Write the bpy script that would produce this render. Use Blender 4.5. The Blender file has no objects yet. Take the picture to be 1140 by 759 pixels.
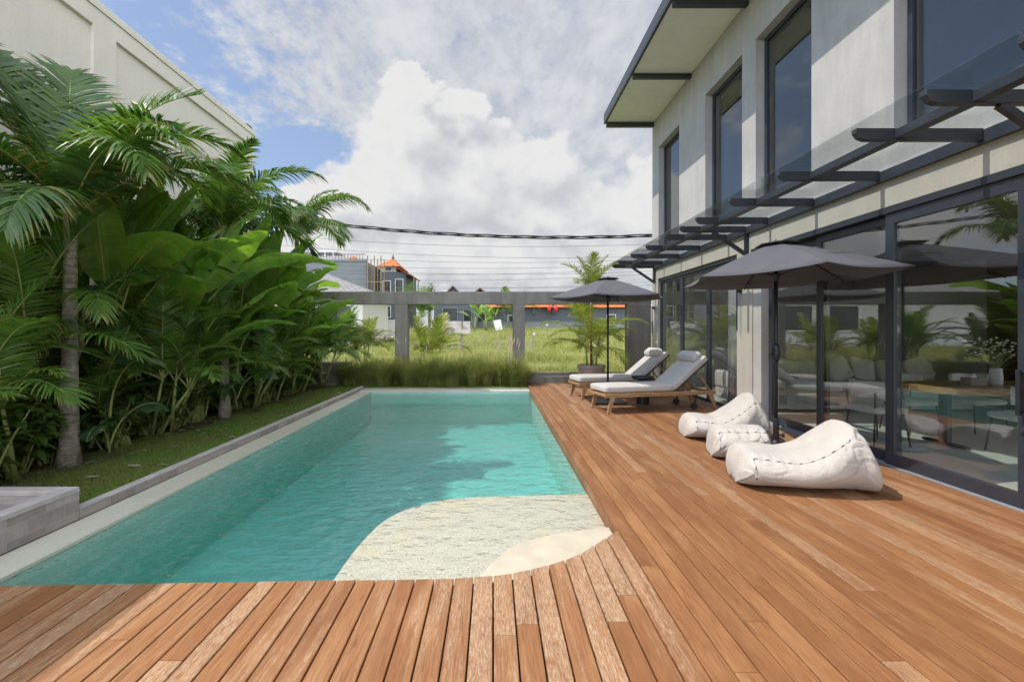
import bpy, math, random
from mathutils import Vector, Matrix, Euler, noise
R = math.radians
SC = bpy.context.scene
COL = SC.collection

# ------------------------------------------------------------------ camera
cam_d = bpy.data.cameras.new("camera"); cam = bpy.data.objects.new("camera", cam_d); COL.objects.link(cam)
cam.location = (0, 0, 1.5); cam.rotation_euler = (R(90), 0, 0)
cam_d.sensor_width = 36; cam_d.lens = 36 * 520 / 1140
cam_d.shift_x = 21 / 1140; cam_d.shift_y = -11.5 / 1140
cam_d.clip_start = 0.05; cam_d.clip_end = 3000
SC.camera = cam

# ------------------------------------------------------------------ light
SUN_EL = 56.5
SKY_STRENGTH = 0.14
SUN_STRENGTH = 3.6
EXPOSURE = 0.35
sl = bpy.data.lights.new("sun", 'SUN'); sl.energy = SUN_STRENGTH; sl.angle = R(0.5); sl.color = (1.0, 0.95, 0.87)
so = bpy.data.objects.new("sun", sl); COL.objects.link(so)
so.rotation_euler = (0, -R(90 - SUN_EL), 0); so.location = (-20, 0, 30)
SC.view_settings.view_transform = 'Standard'; SC.view_settings.look = 'None'
SC.view_settings.gamma = 1; SC.view_settings.use_curve_mapping = False
SC.view_settings.exposure = EXPOSURE


class NT:
    """small helper to write node trees"""
    def __init__(s, tree): s.t = tree; s.n = tree.nodes; s.l = tree.links
    def node(s, typ, **kw):
        nd = s.n.new(typ)
        for k, v in kw.items(): setattr(nd, k, v)
        return nd
    def put(s, inp, v):
        if isinstance(v, bpy.types.NodeSocket): s.l.new(v, inp)
        elif v is not None:
            try: inp.default_value = v
            except Exception: inp.default_value = (*v, 1.0)
    def math(s, op, a, b=None, c=None, clamp=False):
        nd = s.node('ShaderNodeMath', operation=op); nd.use_clamp = clamp
        s.put(nd.inputs[0], a); s.put(nd.inputs[1], b); s.put(nd.inputs[2], c)
        return nd.outputs[0]
    def vmath(s, op, a, b=None, scale=None):
        nd = s.node('ShaderNodeVectorMath', operation=op)
        s.put(nd.inputs[0], a); s.put(nd.inputs[1], b)
        if scale is not None: s.put(nd.inputs['Scale'], scale)
        return nd.outputs['Value'] if op in ('LENGTH', 'DOT_PRODUCT', 'DISTANCE') else nd.outputs[0]
    def noise(s, vec, scale=5, detail=4, rough=.5, dist=0, color=False, dim='3D'):
        nd = s.node('ShaderNodeTexNoise'); nd.noise_dimensions = dim
        s.put(nd.inputs['Vector'], vec); s.put(nd.inputs['Scale'], scale); s.put(nd.inputs['Detail'], detail)
        s.put(nd.inputs['Roughness'], rough); s.put(nd.inputs['Distortion'], dist)
        return nd.outputs['Color' if color else 'Fac']
    def ramp(s, v, a, b, lo=0., hi=1., smooth=True):
        nd = s.node('ShaderNodeMapRange'); nd.interpolation_type = 'SMOOTHSTEP' if smooth else 'LINEAR'
        s.put(nd.inputs[0], v); s.put(nd.inputs[1], a); s.put(nd.inputs[2], b); s.put(nd.inputs[3], lo); s.put(nd.inputs[4], hi)
        return nd.outputs[0]
    def mix(s, f, a, b, typ='MIX'):
        nd = s.node('ShaderNodeMix', data_type='RGBA', blend_type=typ)
        s.put(nd.inputs[0], f); s.put(nd.inputs[6], a); s.put(nd.inputs[7], b)
        return nd.outputs[2]
    def xyz(s, v):
        nd = s.node('ShaderNodeSeparateXYZ'); s.put(nd.inputs[0], v); return nd.outputs
    def comb(s, x, y, z):
        nd = s.node('ShaderNodeCombineXYZ'); s.put(nd.inputs[0], x); s.put(nd.inputs[1], y); s.put(nd.inputs[2], z); return nd.outputs[0]
    def mapping(s, v, scale=(1, 1, 1), rot=(0, 0, 0), loc=(0, 0, 0)):
        nd = s.node('ShaderNodeMapping'); s.put(nd.inputs[0], v)
        nd.inputs['Scale'].default_value = scale; nd.inputs['Rotation'].default_value = rot; nd.inputs['Location'].default_value = loc
        return nd.outputs[0]
    def bump(s, h, strength=.3, dist=.01, normal=None):
        nd = s.node('ShaderNodeBump'); nd.inputs['Strength'].default_value = strength; nd.inputs['Distance'].default_value = dist
        s.put(nd.inputs['Height'], h)
        if normal is not None: s.put(nd.inputs['Normal'], normal)
        return nd.outputs[0]


# ------------------------------------------------------------------ sky with clouds (directions, not pixels)
def make_world():
    w = bpy.data.worlds.new("World"); SC.world = w; w.use_nodes = True
    T = NT(w.node_tree); T.n.clear()
    sky = T.node('ShaderNodeTexSky', sky_type='NISHITA'); sky.sun_disc = False
    sky.sun_elevation = R(SUN_EL); sky.sun_rotation = R(-90); sky.air_density = 1.0; sky.dust_density = .4; sky.ozone_density = 1.5
    d = T.node('ShaderNodeTexCoord').outputs['Generated']
    x, y, z = T.xyz(d)
    ya = T.math('MAXIMUM', T.math('ABSOLUTE', y), .12)
    u = T.math('DIVIDE', x, ya); v = T.math('DIVIDE', z, ya)
    uv = T.comb(u, v, 0)
    # high thin broken layer, projected on a level sheet
    zz = T.math('ADD', T.math('MAXIMUM', z, 0), .18)
    pl = T.comb(T.math('DIVIDE', x, zz), T.math('DIVIDE', y, zz), 0)
    n1 = T.noise(T.mapping(pl, (1.0, .7, 1), (0, 0, .5)), 1.1, 3, .55, .2)
    n2 = T.noise(T.mapping(pl, (1.5, .9, 1), (0, 0, .6)), 5.0, 5, .6, .12)
    n3 = T.noise(T.mapping(pl, (1.0, 1.0, 1), (0, 0, .2)), 21, 3, .6, .0)
    bias = T.ramp(u, -.85, .0, -.17, .19)
    hole = T.math('MULTIPLY', T.ramp(T.vmath('LENGTH', T.vmath('DIVIDE', T.vmath('SUBTRACT', uv, (-.40, .34, 0)), (.17, .12, 1))), .3, 1.2, 1, 0), -.34)
    den = T.math('ADD', T.math('ADD', T.math('MULTIPLY', n1, .55), T.math('MULTIPLY', n2, .55)), T.math('ADD', T.math('MULTIPLY', n3, .40), bias))
    den = T.math('ADD', den, hole)
    veil = T.ramp(den, .62, .88)
    # cumulus heaps: distorted soft lobes
    lobes = [(440, 200, 70, 75), (468, 135, 48, 52), (470, 95, 30, 26), (462, 88, 34, 26), (505, 120, 40, 34), (520, 205, 95, 55), (380, 226, 48, 30), (415, 232, 60, 42), (600, 238, 85, 40),
             (585, 180, 60, 40), (700, 240, 70, 36), (560, 292, 300, 34), (420, 285, 120, 34), (360, 268, 60, 34), (760, 200, 60, 50),
             (250, 330, 200, 50), (100, 250, 90, 60), (-150, 240, 160, 80), (900, 240, 160, 80), (1300, 250, 260, 90), (-700, 260, 300, 100)]
    def density(p):
        q = T.vmath('ADD', p, T.vmath('SCALE', T.vmath('SUBTRACT', T.noise(p, 5.5, 3, .55, 0, True), (.5, .5, .5)), scale=.24))
        q = T.vmath('ADD', q, T.vmath('SCALE', T.vmath('SUBTRACT', T.noise(p, 19, 4, .6, 0, True), (.5, .5, .5)), scale=.085))
        acc = None
        for px, py, ru, rv in lobes:
            c = ((px - 549) / 520, (368 - py) / 520, 0)
            L = T.vmath('LENGTH', T.vmath('MULTIPLY', T.vmath('SUBTRACT', q, c), (520 / ru, 520 / rv, 0)))
            m = T.math('SUBTRACT', 1.15, L)
            acc = m if acc is None else T.node_smoothmax(acc, m)
        return acc
    def smax(a, b):
        nd = T.node('ShaderNodeMath', operation='SMOOTH_MAX'); T.put(nd.inputs[0], a); T.put(nd.inputs[1], b); nd.inputs[2].default_value = .25
        return nd.outputs[0]
    T.node_smoothmax = smax
    D0 = density(uv)
    D1 = density(T.vmath('ADD', uv, (-.055, .075, 0)))
    alpha = T.ramp(D0, .0, .28)
    # light side minus shaded side
    lit = T.ramp(T.math('SUBTRACT', D0, D1), -.75, .62)
    fine = T.noise(uv, 26, 4, .6, .2)
    lit = T.math('ADD', lit, T.math('MULTIPLY', T.math('SUBTRACT', fine, .5), .55), clamp=True)
    cumc = T.mix(lit, (3.15, 3.25, 3.5), (4.6, 4.6, 4.58))
    veilc = T.mix(T.ramp(n2, .3, .7), (3.0, 3.15, 3.5), (4.2, 4.3, 4.4))
    skyc = T.mix(.40, sky.outputs[0], T.vmath('MULTIPLY', sky.outputs[0], (1.0, 1.05, 1.15)))
    skyc = T.mix(.42, skyc, (2.0, 2.25, 2.85))
    c = T.mix(T.math('MULTIPLY', veil, .92), skyc, veilc)
    c = T.mix(T.math('MULTIPLY', alpha, T.ramp(z, -.02, .02)), c, cumc)
    # brightness added to the sky overhead, out of view, to fill the shade
    c = T.vmath('SCALE', c, scale=T.math('ADD', T.ramp(z, .6, .9, 1.0, 1.7), T.math('MULTIPLY', T.ramp(T.math('MULTIPLY', x, -1), .35, .8), T.ramp(z, .6, .8, 0, .5))))
    c = T.vmath('SCALE', c, scale=T.ramp(y, -.05, -.45, 1.0, 3.4))   # extra brightness added to the unseen sky behind the viewer, lights camera-facing surfaces
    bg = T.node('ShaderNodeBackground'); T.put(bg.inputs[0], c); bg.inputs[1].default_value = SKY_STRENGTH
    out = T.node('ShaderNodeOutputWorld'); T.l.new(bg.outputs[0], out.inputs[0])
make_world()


# ------------------------------------------------------------------ materials
def new_mat(name):
    m = bpy.data.materials.new(name); m.use_nodes = True
    T = NT(m.node_tree); T.n.clear()
    out = T.node('ShaderNodeOutputMaterial'); T.out = out
    return m, T

def principled(T, color, rough=.5, normal=None, metallic=0., spec=.5):
    p = T.node('ShaderNodeBsdfPrincipled')
    T.put(p.inputs['Base Color'], color); T.put(p.inputs['Roughness'], rough); T.put(p.inputs['Metallic'], metallic)
    T.put(p.inputs['Specular IOR Level'], spec)
    if normal is not None: T.put(p.inputs['Normal'], normal)
    T.l.new(p.outputs[0], T.out.inputs[0]); return p

def pos(T): return T.node('ShaderNodeNewGeometry').outputs['Position']
def objco(T): return T.node('ShaderNodeTexCoord').outputs['Object']

def plain(name, c, rough=.5, var=.12, scale=8, bump=.1, bscale=60, metallic=0., spec=.5, world=True, bdist=.003):
    m, T = new_mat(name); p = pos(T) if world else objco(T)
    n = T.noise(p, scale, 5, .6)
    col = T.mix(T.ramp(n, .25, .75), tuple(k * (1 - var) for k in c), tuple(min(1, k * (1 + var)) for k in c))
    principled(T, col, T.ramp(n, .2, .8, max(.03, rough - .08), min(1, rough + .08)), T.bump(T.noise(p, bscale, 3, .6), bump, bdist) if bump else None, metallic, spec)
    return m

def concrete(name, c, var=.16, pits=False):
    m, T = new_mat(name); p = pos(T)
    n = T.noise(p, 1.3, 6, .65, .4); n2 = T.noise(T.mapping(p, (3, 3, .5)), 2.0, 5, .6); n3 = T.noise(p, 40, 3, .6)
    f = T.math('ADD', T.math('MULTIPLY', n, .6), T.math('MULTIPLY', n2, .4))
    col = T.mix(T.ramp(f, .32, .68), tuple(k * (1 - var) for k in c), tuple(k * (1 + var) for k in c))
    col = T.mix(T.ramp(n3, .35, .65, .0, .12), col, tuple(k * .6 for k in c))
    h = n3
    if pits:
        vo = T.node('ShaderNodeTexVoronoi'); T.put(vo.inputs['Vector'], p); vo.inputs['Scale'].default_value = 17
        pit = T.math('MULTIPLY', T.ramp(vo.outputs['Distance'], .06, .16, 1, 0), T.ramp(T.noise(p, 3, 3), .5, .62))
        col = T.mix(pit, col, tuple(k * .5 for k in c))
    principled(T, col, .85, T.bump(h, .12, .004), spec=.25)
    return m

def leaf_mat(name, c1, c2, trans=.35, rough=.34, vein=0, tip=None):
    m, T = new_mat(name)
    oi = T.node('ShaderNodeObjectInfo')
    n = T.noise(pos(T), 2.2, 3, .6)
    n2 = T.noise(pos(T), 23, 3, .6)
    f = T.math('ADD', T.math('MULTIPLY', oi.outputs['Random'], .5), T.math('MULTIPLY', T.ramp(n, .25, .75), .5))
    f = T.math('ADD', f, T.math('MULTIPLY', T.math('SUBTRACT', n2, .5), .5), clamp=True)
    at = T.node('ShaderNodeAttribute'); at.attribute_name = 'rnd'; r = at.outputs['Fac']
    f = T.math('ADD', f, T.math('MULTIPLY', T.math('SUBTRACT', r, .45), .55), clamp=True)
    col = T.mix(f, c1, c2)
    col = T.mix(T.ramp(r, .93, .99, 0, .75), col, (.24, .20, .055))
    nrm = T.bump(T.noise(T.mapping(objco(T), (1, 1, 1)), 60, 2), .15, .004)
    p = T.node('ShaderNodeBsdfPrincipled'); T.put(p.inputs['Base Color'], col); p.inputs['Roughness'].default_value = rough
    p.inputs['Specular IOR Level'].default_value = .45; T.put(p.inputs['Normal'], nrm)
    tr = T.node('ShaderNodeBsdfTranslucent'); T.put(tr.inputs[0], T.mix(1, col, (1.35, 1.5, .6), 'MULTIPLY'))
    mx = T.node('ShaderNodeMixShader'); mx.inputs[0].default_value = trans
    T.l.new(p.outputs[0], mx.inputs[1]); T.l.new(tr.outputs[0], mx.inputs[2]); T.l.new(mx.outputs[0], T.out.inputs[0])
    return m

def schlick(T, f0, normal=None):
    lw = T.node('ShaderNodeLayerWeight'); lw.inputs['Blend'].default_value = .5
    if normal is not None: T.put(lw.inputs['Normal'], normal)
    return T.math('MULTIPLY_ADD', T.math('POWER', lw.outputs['Facing'], 5), 1 - f0, f0)

def glass_mat(name, tint, f0=.05, rough=0.0):
    m, T = new_mat(name)
    tr = T.node('ShaderNodeBsdfTransparent'); T.put(tr.inputs[0], tint)
    gl = T.node('ShaderNodeBsdfGlossy'); gl.inputs['Roughness'].default_value = rough
    mx = T.node('ShaderNodeMixShader'); T.put(mx.inputs[0], schlick(T, f0)); T.l.new(tr.outputs[0], mx.inputs[1]); T.l.new(gl.outputs[0], mx.inputs[2])
    T.l.new(mx.outputs[0], T.out.inputs[0]); return m

def deck_mat(name, c1, c2, grain_c, warm, wear_c, wear_amt, wear_lo):
    m, T = new_mat(name); p = pos(T)
    at = T.node('ShaderNodeAttribute'); at.attribute_name = 'rnd'; r = at.outputs['Fac']
    off = T.comb(T.math('MULTIPLY', r, 37), T.math('MULTIPLY', r, 91), 0)
    q = T.vmath('ADD', p, off)
    grain = T.noise(T.mapping(q, (75, 2.6, 1)), 1.8, 6, .7, .5)
    broad = T.noise(T.mapping(q, (7, 1.1, 1)), 1.1, 4, .6, .4)
    spot = T.noise(T.mapping(q, (95, 8, 1)), 2.0, 8, .82, .15)
    base = T.mix(r, c1, c2)
    base = T.mix(T.ramp(grain, .35, .7), base, grain_c)
    base = T.mix(T.ramp(broad, .45, .75, 0, .6), base, warm)
    streak = T.noise(T.mapping(q, (34, 1.5, 1)), 1.1, 4, .65, .3)
    wear = T.math('MULTIPLY', T.ramp(T.math('ADD', T.math('ADD', T.math('MULTIPLY', broad, .45), T.math('MULTIPLY', streak, .55)), T.math('MULTIPLY', T.math('SUBTRACT', T.math('FRACT', T.math('MULTIPLY', r, 7.3)), .5), .32)), wear_lo, wear_lo + .24), T.ramp(spot, .43, .60))
    col = T.mix(T.math('MULTIPLY', wear, wear_amt), base, wear_c)
    col = T.mix(T.ramp(T.noise(p, .8, 3), .45, .7, 0, .35), col, T.mix(1, col, (.78, .7, .66), 'MULTIPLY'))
    dark = T.noise(T.mapping(q, (14, 3, 1)), 2.2, 3, .6, .4)
    col = T.mix(T.ramp(dark, .64, .74, 0, .55), col, (.11, .042, .018))
    h = T.math('ADD', grain, T.math('MULTIPLY', spot, .5))
    principled(T, col, T.ramp(spot, .3, .7, .45, .68), T.bump(h, .22, .004), spec=.35)
    return m

def tile_mat(name, axes, c1, c2, bw, bh, mortar, rough=.5, msize=.004, bump=.25):
    """running bond stone blocks; axes picks the two world axes"""
    m, T = new_mat(name); x, y, z = T.xyz(pos(T)); ax = {'x': x, 'y': y, 'z': z}
    v = T.comb(ax[axes[0]], ax[axes[1]], 0)
    b = T.node('ShaderNodeTexBrick'); T.put(b.inputs['Vector'], v)
    b.inputs['Color1'].default_value = (0, 0, 0, 1); b.inputs['Color2'].default_value = (1, 1, 1, 1); b.inputs['Mortar'].default_value = (.5, .5, .5, 1)
    b.inputs['Scale'].default_value = 1; b.inputs['Brick Width'].default_value = bw; b.inputs['Row Height'].default_value = bh
    b.inputs['Mortar Size'].default_value = msize; b.inputs['Mortar Smooth'].default_value = .2; b.offset = .5
    n = T.noise(pos(T), 7, 5, .65); n2 = T.noise(pos(T), 45, 3, .6)
    f = T.math('ADD', T.math('MULTIPLY', T.node_bw(b.outputs['Color']) if hasattr(T, 'node_bw') else T.xyz(b.outputs['Color'])[0], .65), T.math('MULTIPLY', T.ramp(n, .3, .7), .35))
    col = T.mix(f, c1, c2); col = T.mix(T.ramp(n2, .4, .7, 0, .25), col, tuple(k * .7 for k in c1))
    col = T.mix(b.outputs['Fac'], col, mortar)
    h = T.math('SUBTRACT', T.math('MULTIPLY', n2, .3), b.outputs['Fac'])
    principled(T, col, rough, T.bump(h, bump, .006), spec=.3 if rough < .9 else .05)
    return m

def pebble_mat():
    m, T = new_mat('pebbles'); p = pos(T)
    vo = T.node('ShaderNodeTexVoronoi'); T.put(vo.inputs['Vector'], p); vo.inputs['Scale'].default_value = 66
    x = T.xyz(vo.outputs['Color'])[0]
    col = T.mix(x, (.43, .395, .305), (.56, .52, .41)); col = T.mix(T.ramp(T.noise(p, 3.0, 3), .45, .7, 0, .4), col, (.56, .45, .27))
    col = T.mix(T.ramp(vo.outputs['Distance'], .4, .8, 0, .4), col, (.34, .32, .26))
    principled(T, col, .5, T.bump(T.math('SUBTRACT', 1, vo.outputs['Distance']), .6, .012), spec=.4); return m

def water_mats():
    m, T = new_mat('pool_water'); p = pos(T)
    w = T.math('ADD', T.noise(T.mapping(p, (5.0, 7.0, 1)), 1, 2, .5, .2), T.math('MULTIPLY', T.noise(T.mapping(p, (19, 26, 1)), 1, 2, .5, .3), .34))
    nrm = T.bump(w, .7, .05)
    tr = T.node('ShaderNodeBsdfTransparent'); tr.inputs[0].default_value = (1, 1, 1, 1)
    gl = T.node('ShaderNodeBsdfGlossy'); gl.inputs['Roughness'].default_value = .02; T.put(gl.inputs['Normal'], nrm)
    mx = T.node('ShaderNodeMixShader'); T.put(mx.inputs[0], schlick(T, .05, nrm)); T.l.new(tr.outputs[0], mx.inputs[1]); T.l.new(gl.outputs[0], mx.inputs[2])
    T.l.new(mx.outputs[0], T.out.inputs[0])
    va = T.node('ShaderNodeVolumeAbsorption'); va.inputs[0].default_value = (.36, .82, .80, 1); va.inputs[1].default_value = .60
    T.l.new(va.outputs[0], T.out.inputs['Volume'])
    m2, T2 = new_mat('pool_water_side')
    tr = T2.node('ShaderNodeBsdfTransparent'); T2.l.new(tr.outputs[0], T2.out.inputs[0])
    va = T2.node('ShaderNodeVolumeAbsorption'); va.inputs[0].default_value = (.36, .82, .80, 1); va.inputs[1].default_value = .60
    T2.l.new(va.outputs[0], T2.out.inputs['Volume'])
    return m, m2

def fabric(name, c, rough=.85, scale=380, var=.06, sheen=.2, wr=.15):
    m, T = new_mat(name); p = objco(T)
    n = T.noise(p, 5, 4, .6); wv = T.noise(p, scale, 2, .5)
    col = T.mix(T.ramp(n, .3, .7), tuple(k * (1 - var) for k in c), tuple(min(1, k * (1 + var)) for k in c))
    nb = T.bump(T.math('ADD', T.math('MULTIPLY', wv, .25), T.noise(p, 9, 4, .6, .8)), wr, .02)
    b = principled(T, col, rough, nb, spec=.2); b.inputs['Sheen Weight'].default_value = sheen
    return m

def grass_mat(name, c1, c2, scale=.8, trans=.3):
    m, T = new_mat(name); p = pos(T)
    n = T.noise(p, scale, 4, .6); n2 = T.noise(p, 40, 2, .5)
    f = T.math('ADD', T.math('MULTIPLY', T.ramp(n, .3, .7), .65), T.math('MULTIPLY', n2, .4), clamp=True)
    col = T.mix(f, c1, c2)
    p1 = T.node('ShaderNodeBsdfPrincipled'); T.put(p1.inputs['Base Color'], col); p1.inputs['Roughness'].default_value = .6; p1.inputs['Specular IOR Level'].default_value = .25
    tr = T.node('ShaderNodeBsdfTranslucent'); T.put(tr.inputs[0], T.mix(1, col, (1.3, 1.4, .6), 'MULTIPLY'))
    mx = T.node('ShaderNodeMixShader'); mx.inputs[0].default_value = trans
    T.l.new(p1.outputs[0], mx.inputs[1]); T.l.new(tr.outputs[0], mx.inputs[2]); T.l.new(mx.outputs[0], T.out.inputs[0])
    return m

def wood(name, c1, c2, axis=0, rough=.5):
    m, T = new_mat(name); p = objco(T)
    sc = [26, 26, 26]; sc[axis] = 2.0
    g = T.noise(T.mapping(p, tuple(sc)), 1.5, 5, .6, 1.0)
    principled(T, T.mix(T.ramp(g, .3, .7), c1, c2), rough, T.bump(g, .12, .003), spec=.35); return m

def trunk_mat(name, c1, c2, ring=11):
    m, T = new_mat(name); p = objco(T); x, y, z = T.xyz(p)
    wv = T.math('FRACT', T.math('ADD', T.math('MULTIPLY', z, ring), T.math('MULTIPLY', T.noise(p, 5, 3), .9)))
    n = T.noise(p, 14, 5, .7)
    col = T.mix(T.ramp(n, .3, .7), c1, c2)
    col = T.mix(T.ramp(wv, .0, .16, .7, 0), col, tuple(k * .35 for k in c1))
    lich = T.ramp(T.noise(p, 8, 4, .7), .56, .64, 0, .6)
    col = T.mix(lich, col, (.42, .42, .38))
    principled(T, col, .9, T.bump(T.math('ADD', wv, n), .5, .02), spec=.2); return m

M = {}
M['deck'] = deck_mat('oiled_decking', (.20, .08, .028), (.31, .142, .054), (.155, .06, .021), (.35, .175, .068), (.45, .325, .205), .62, .45)
M['deck_worn'] = deck_mat('weathered_decking', (.225, .093, .034), (.325, .152, .06), (.165, .066, .025), (.365, .182, .074), (.47, .36, .245), .8, .40)
M['deck_under'] = plain('deck_gap', (.035, .02, .012), .9)
M['wall_white'] = concrete('painted_render_wall', (.74, .71, .65), .05)
M['house_wall'] = concrete('grey_render', (.43, .41, .38), .12)
M['band'] = concrete('pitted_concrete', (.45, .41, .345), .08, True)
M['conc'] = concrete('raw_concrete', (.225, .213, .192), .22)
M['conc_dark'] = concrete('dark_concrete', (.24, .222, .20), .2)
M['column'] = concrete('column_concrete', (.42, .39, .33), .1, True)
M['soffit'] = plain('soffit_board', (.80, .77, .68), .8, .05, 2, .03)
M['steel'] = plain('charcoal_steel', (.034, .038, .046), .42, .18, 5, .06, 90, 0.0, .5)
M['alu'] = plain('charcoal_frame', (.03, .034, .044), .38, .12, 4, .03, 120)
M['black'] = plain('black_metal', (.016, .017, .02), .45, .2, 9, .06)
M['win'] = glass_mat('window_glass', (.80, .83, .84), .11)
M['door_glass'] = glass_mat('door_glass', (.945, .96, .955), .145)
M['canopy_glass'] = glass_mat('canopy_glass', (.93, .96, .955), .05)
M['tile_floor'] = tile_mat('green_stone_floor', 'xy', (.30, .49, .44), (.44, .61, .56), .36, .075, (.32, .5, .45))
M['tile_x'] = tile_mat('green_stone_side', 'yz', (.31, .53, .47), (.50, .70, .62), .36, .06, (.31, .52, .46))  # side walls coloured lighter than the floor to offset their shade
M['tile_y'] = tile_mat('green_stone_end', 'xz', (.31, .52, .46), (.47, .67, .60), .36, .06, (.31, .51, .45))  # end walls likewise lightened in colour against their shade
M['ledge'] = tile_mat('pale_stone_ledge', 'yx', (.44, .44, .36), (.54, .53, .45), .8, .6, (.34, .33, .28), .45, .002, .05)
M['kerb'] = tile_mat('grey_andesite_blocks', 'yz', (.20, .17, .155), (.40, .37, .35), .30, .105, (.33, .30, .28), .8, .003)
M['kerb_top'] = plain('grey_andesite_top', (.40, .375, .37), .8, .14, 6, .2, 50)
M['beach'] = plain('cream_sandstone', (.47, .41, .31), .6, .12, 5, .12, 60)
M['pebble'] = pebble_mat()
M['water'], M['water_side'] = water_mats()
M['soil'] = plain('garden_soil', (.07, .05, .032), .95, .3, 4, .6, 40, spec=.1, bdist=.02)
M['lawn_soil'] = plain('lawn_earth', (.10, .085, .042), .95, .35, 3, .5, 40, spec=.1, bdist=.02)
M['field_soil'] = plain('field_earth', (.17, .19, .055), .95, .35, .6, .5, 10, spec=.1, bdist=.05)
M['lawn'] = grass_mat('lawn_blades', (.22, .215, .075), (.13, .29, .045), .9)
M['rice'] = grass_mat('rice_blades', (.40, .35, .13), (.21, .25, .075), .35)
M['fount'] = grass_mat('fountain_grass', (.11, .165, .04), (.40, .385, .14), 2.3)
M['plume'] = plain('grass_plume', (.52, .42, .33), .9, .1, 5, 0)
M['palm'] = leaf_mat('palm_leaf', (.045, .105, .026), (.12, .21, .045), .32)
M['areca'] = leaf_mat('areca_leaf', (.06, .135, .028), (.15, .26, .05), .36)
M['ypalm'] = leaf_mat('golden_palm_leaf', (.15, .20, .03), (.30, .31, .05), .35)
M['paddle'] = leaf_mat('paddle_leaf', (.07, .17, .032), (.26, .40, .07), .44, .3)
M['shrub'] = leaf_mat('shrub_leaf', (.045, .10, .026), (.13, .21, .05), .3, .38)
M['ear'] = leaf_mat('elephant_ear_leaf', (.03, .08, .03), (.06, .12, .05), .3, .4)
M['stem'] = plain('green_stem', (.26, .30, .10), .55, .2, 6, .1)
M['crownshaft'] = plain('crownshaft', (.21, .20, .085), .5, .25, 5, .1)
M['trunk'] = trunk_mat('palm_trunk', (.17, .14, .115), (.34, .30, .26))
M['redtrunk'] = trunk_mat('red_palm_stem', (.20, .07, .03), (.30, .14, .06), 8)
M['cush'] = fabric('cream_cushion', (.45, .42, .385))
M['cush_side'] = fabric('white_cushion', (.47, .45, .415))
def bag_mat():
    m, T = new_mat('bag_canvas'); p = objco(T)
    n = T.noise(p, 4, 4, .6)
    f1 = T.noise(T.mapping(p, (5, 9, 3)), 1.0, 3, .55, 1.6); f2 = T.noise(T.mapping(p, (14, 10, 5)), 1.2, 3, .6, 1.2)
    r1 = T.math('ABSOLUTE', T.math('SUBTRACT', f1, .5)); r2 = T.math('ABSOLUTE', T.math('SUBTRACT', f2, .5))
    h = T.math('ADD', T.ramp(r1, 0, .12), T.math('MULTIPLY', T.ramp(r2, 0, .1), .35))
    nb = T.bump(h, .2, .02, T.bump(T.noise(p, 420, 2), .08, .002))
    b = principled(T, T.mix(T.ramp(n, .3, .7), (.43, .385, .335), (.48, .435, .38)), .85, nb, spec=.15); b.inputs['Sheen Weight'].default_value = .15
    return m
M['bag'] = bag_mat()
M['cord'] = plain('dark_lacing', (.11, .10, .105), .8, .2, 30, 0)
M['teak'] = wood('teak', (.23, .125, .055), (.40, .25, .13), 0)
M['parasol'] = fabric('charcoal_parasol', (.085, .082, .092), .8, 500, .06, .1, .06)
M['slab'] = wood('suar_slab', (.30, .16, .055), (.52, .32, .13), 1, .3)
M['sofa'] = fabric('pale_sofa', (.50, .50, .46))
M['pillow'] = fabric('pale_pillow', (.62, .60, .55))
M['floor_in'] = plain('terrazzo_floor', (.66, .70, .63), .35, .06, 5, .02)
M['in_wall'] = plain('room_wall', (.30, .29, .27), .85, .08, 2, .05)
M['in_dark'] = plain('dark_timber_ceiling', (.13, .115, .10), .8, .1, 2, .02)
M['in_wood'] = tile_mat('brown_slat_wall', 'yz', (.09, .045, .025), (.14, .075, .04), 3, .09, (.03, .018, .012), .6, .006)
M['ceil'] = plain('white_ceiling', (.66, .65, .62), .85, .03, 2, .02)
M['curtain'] = fabric('grey_curtain', (.36, .35, .35), .9, 300, .05, .2, .05)
M['white'] = plain('white_paint', (.72, .71, .68), .6, .05, 3, .05)
M['cream'] = plain('cream_paint', (.66, .62, .52), .7, .06, 1, .05)
M['far_grey'] = plain('bluegrey_paint', (.105, .115, .135), .8, .12, .5, .05)
M['far_grey2'] = plain('grey_paint', (.20, .21, .23), .85, .1, .5, .05)
M['roof_grey'] = tile_mat('grey_roof_tiles', 'xy', (.20, .19, .185), (.28, .265, .255), .35, .3, (.12, .115, .11), .95, .02, .4)
M['roof_org'] = tile_mat('orange_roof_tiles', 'xy', (.42, .13, .05), (.58, .21, .09), .3, .3, (.25, .08, .035), .95, .03, .4)
M['roof_brn'] = plain('brown_roof_tiles', (.20, .12, .09), .95, .2, 2, .2, spec=.05)
M['red'] = plain('red_lantern', (.55, .03, .02), .6, .1, 5, .05)
M['dark_glass'] = plain('dark_pane', (.02, .024, .03), .12, .1, 2, 0)
M['bamboo'] = plain('scaffold_pole', (.28, .20, .11), .8, .2, 3, .1)
M['rubble'] = plain('pale_rubble', (.50, .44, .37), .9, .3, 3, .3)
M['oldwood'] = plain('weathered_board', (.30, .27, .235), .9, .25, 5, .2)
M['cable'] = plain('black_cable', (.018, .018, .02), .6, .1, 5, 0)
M['wire'] = plain('grey_wire', (.05, .05, .055), .6, .1, 5, 0)
M['clay'] = plain('brown_clay_pot', (.30, .25, .215), .85, .2, 6, .2)
M['petal'] = plain('white_blossom', (.75, .74, .62), .8, .1, 20, 0)
def emis(name, c, s):
    m, T = new_mat(name); e = T.node('ShaderNodeEmission'); T.put(e.inputs[0], c); e.inputs[1].default_value = s; T.l.new(e.outputs[0], T.out.inputs[0]); return m
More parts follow.
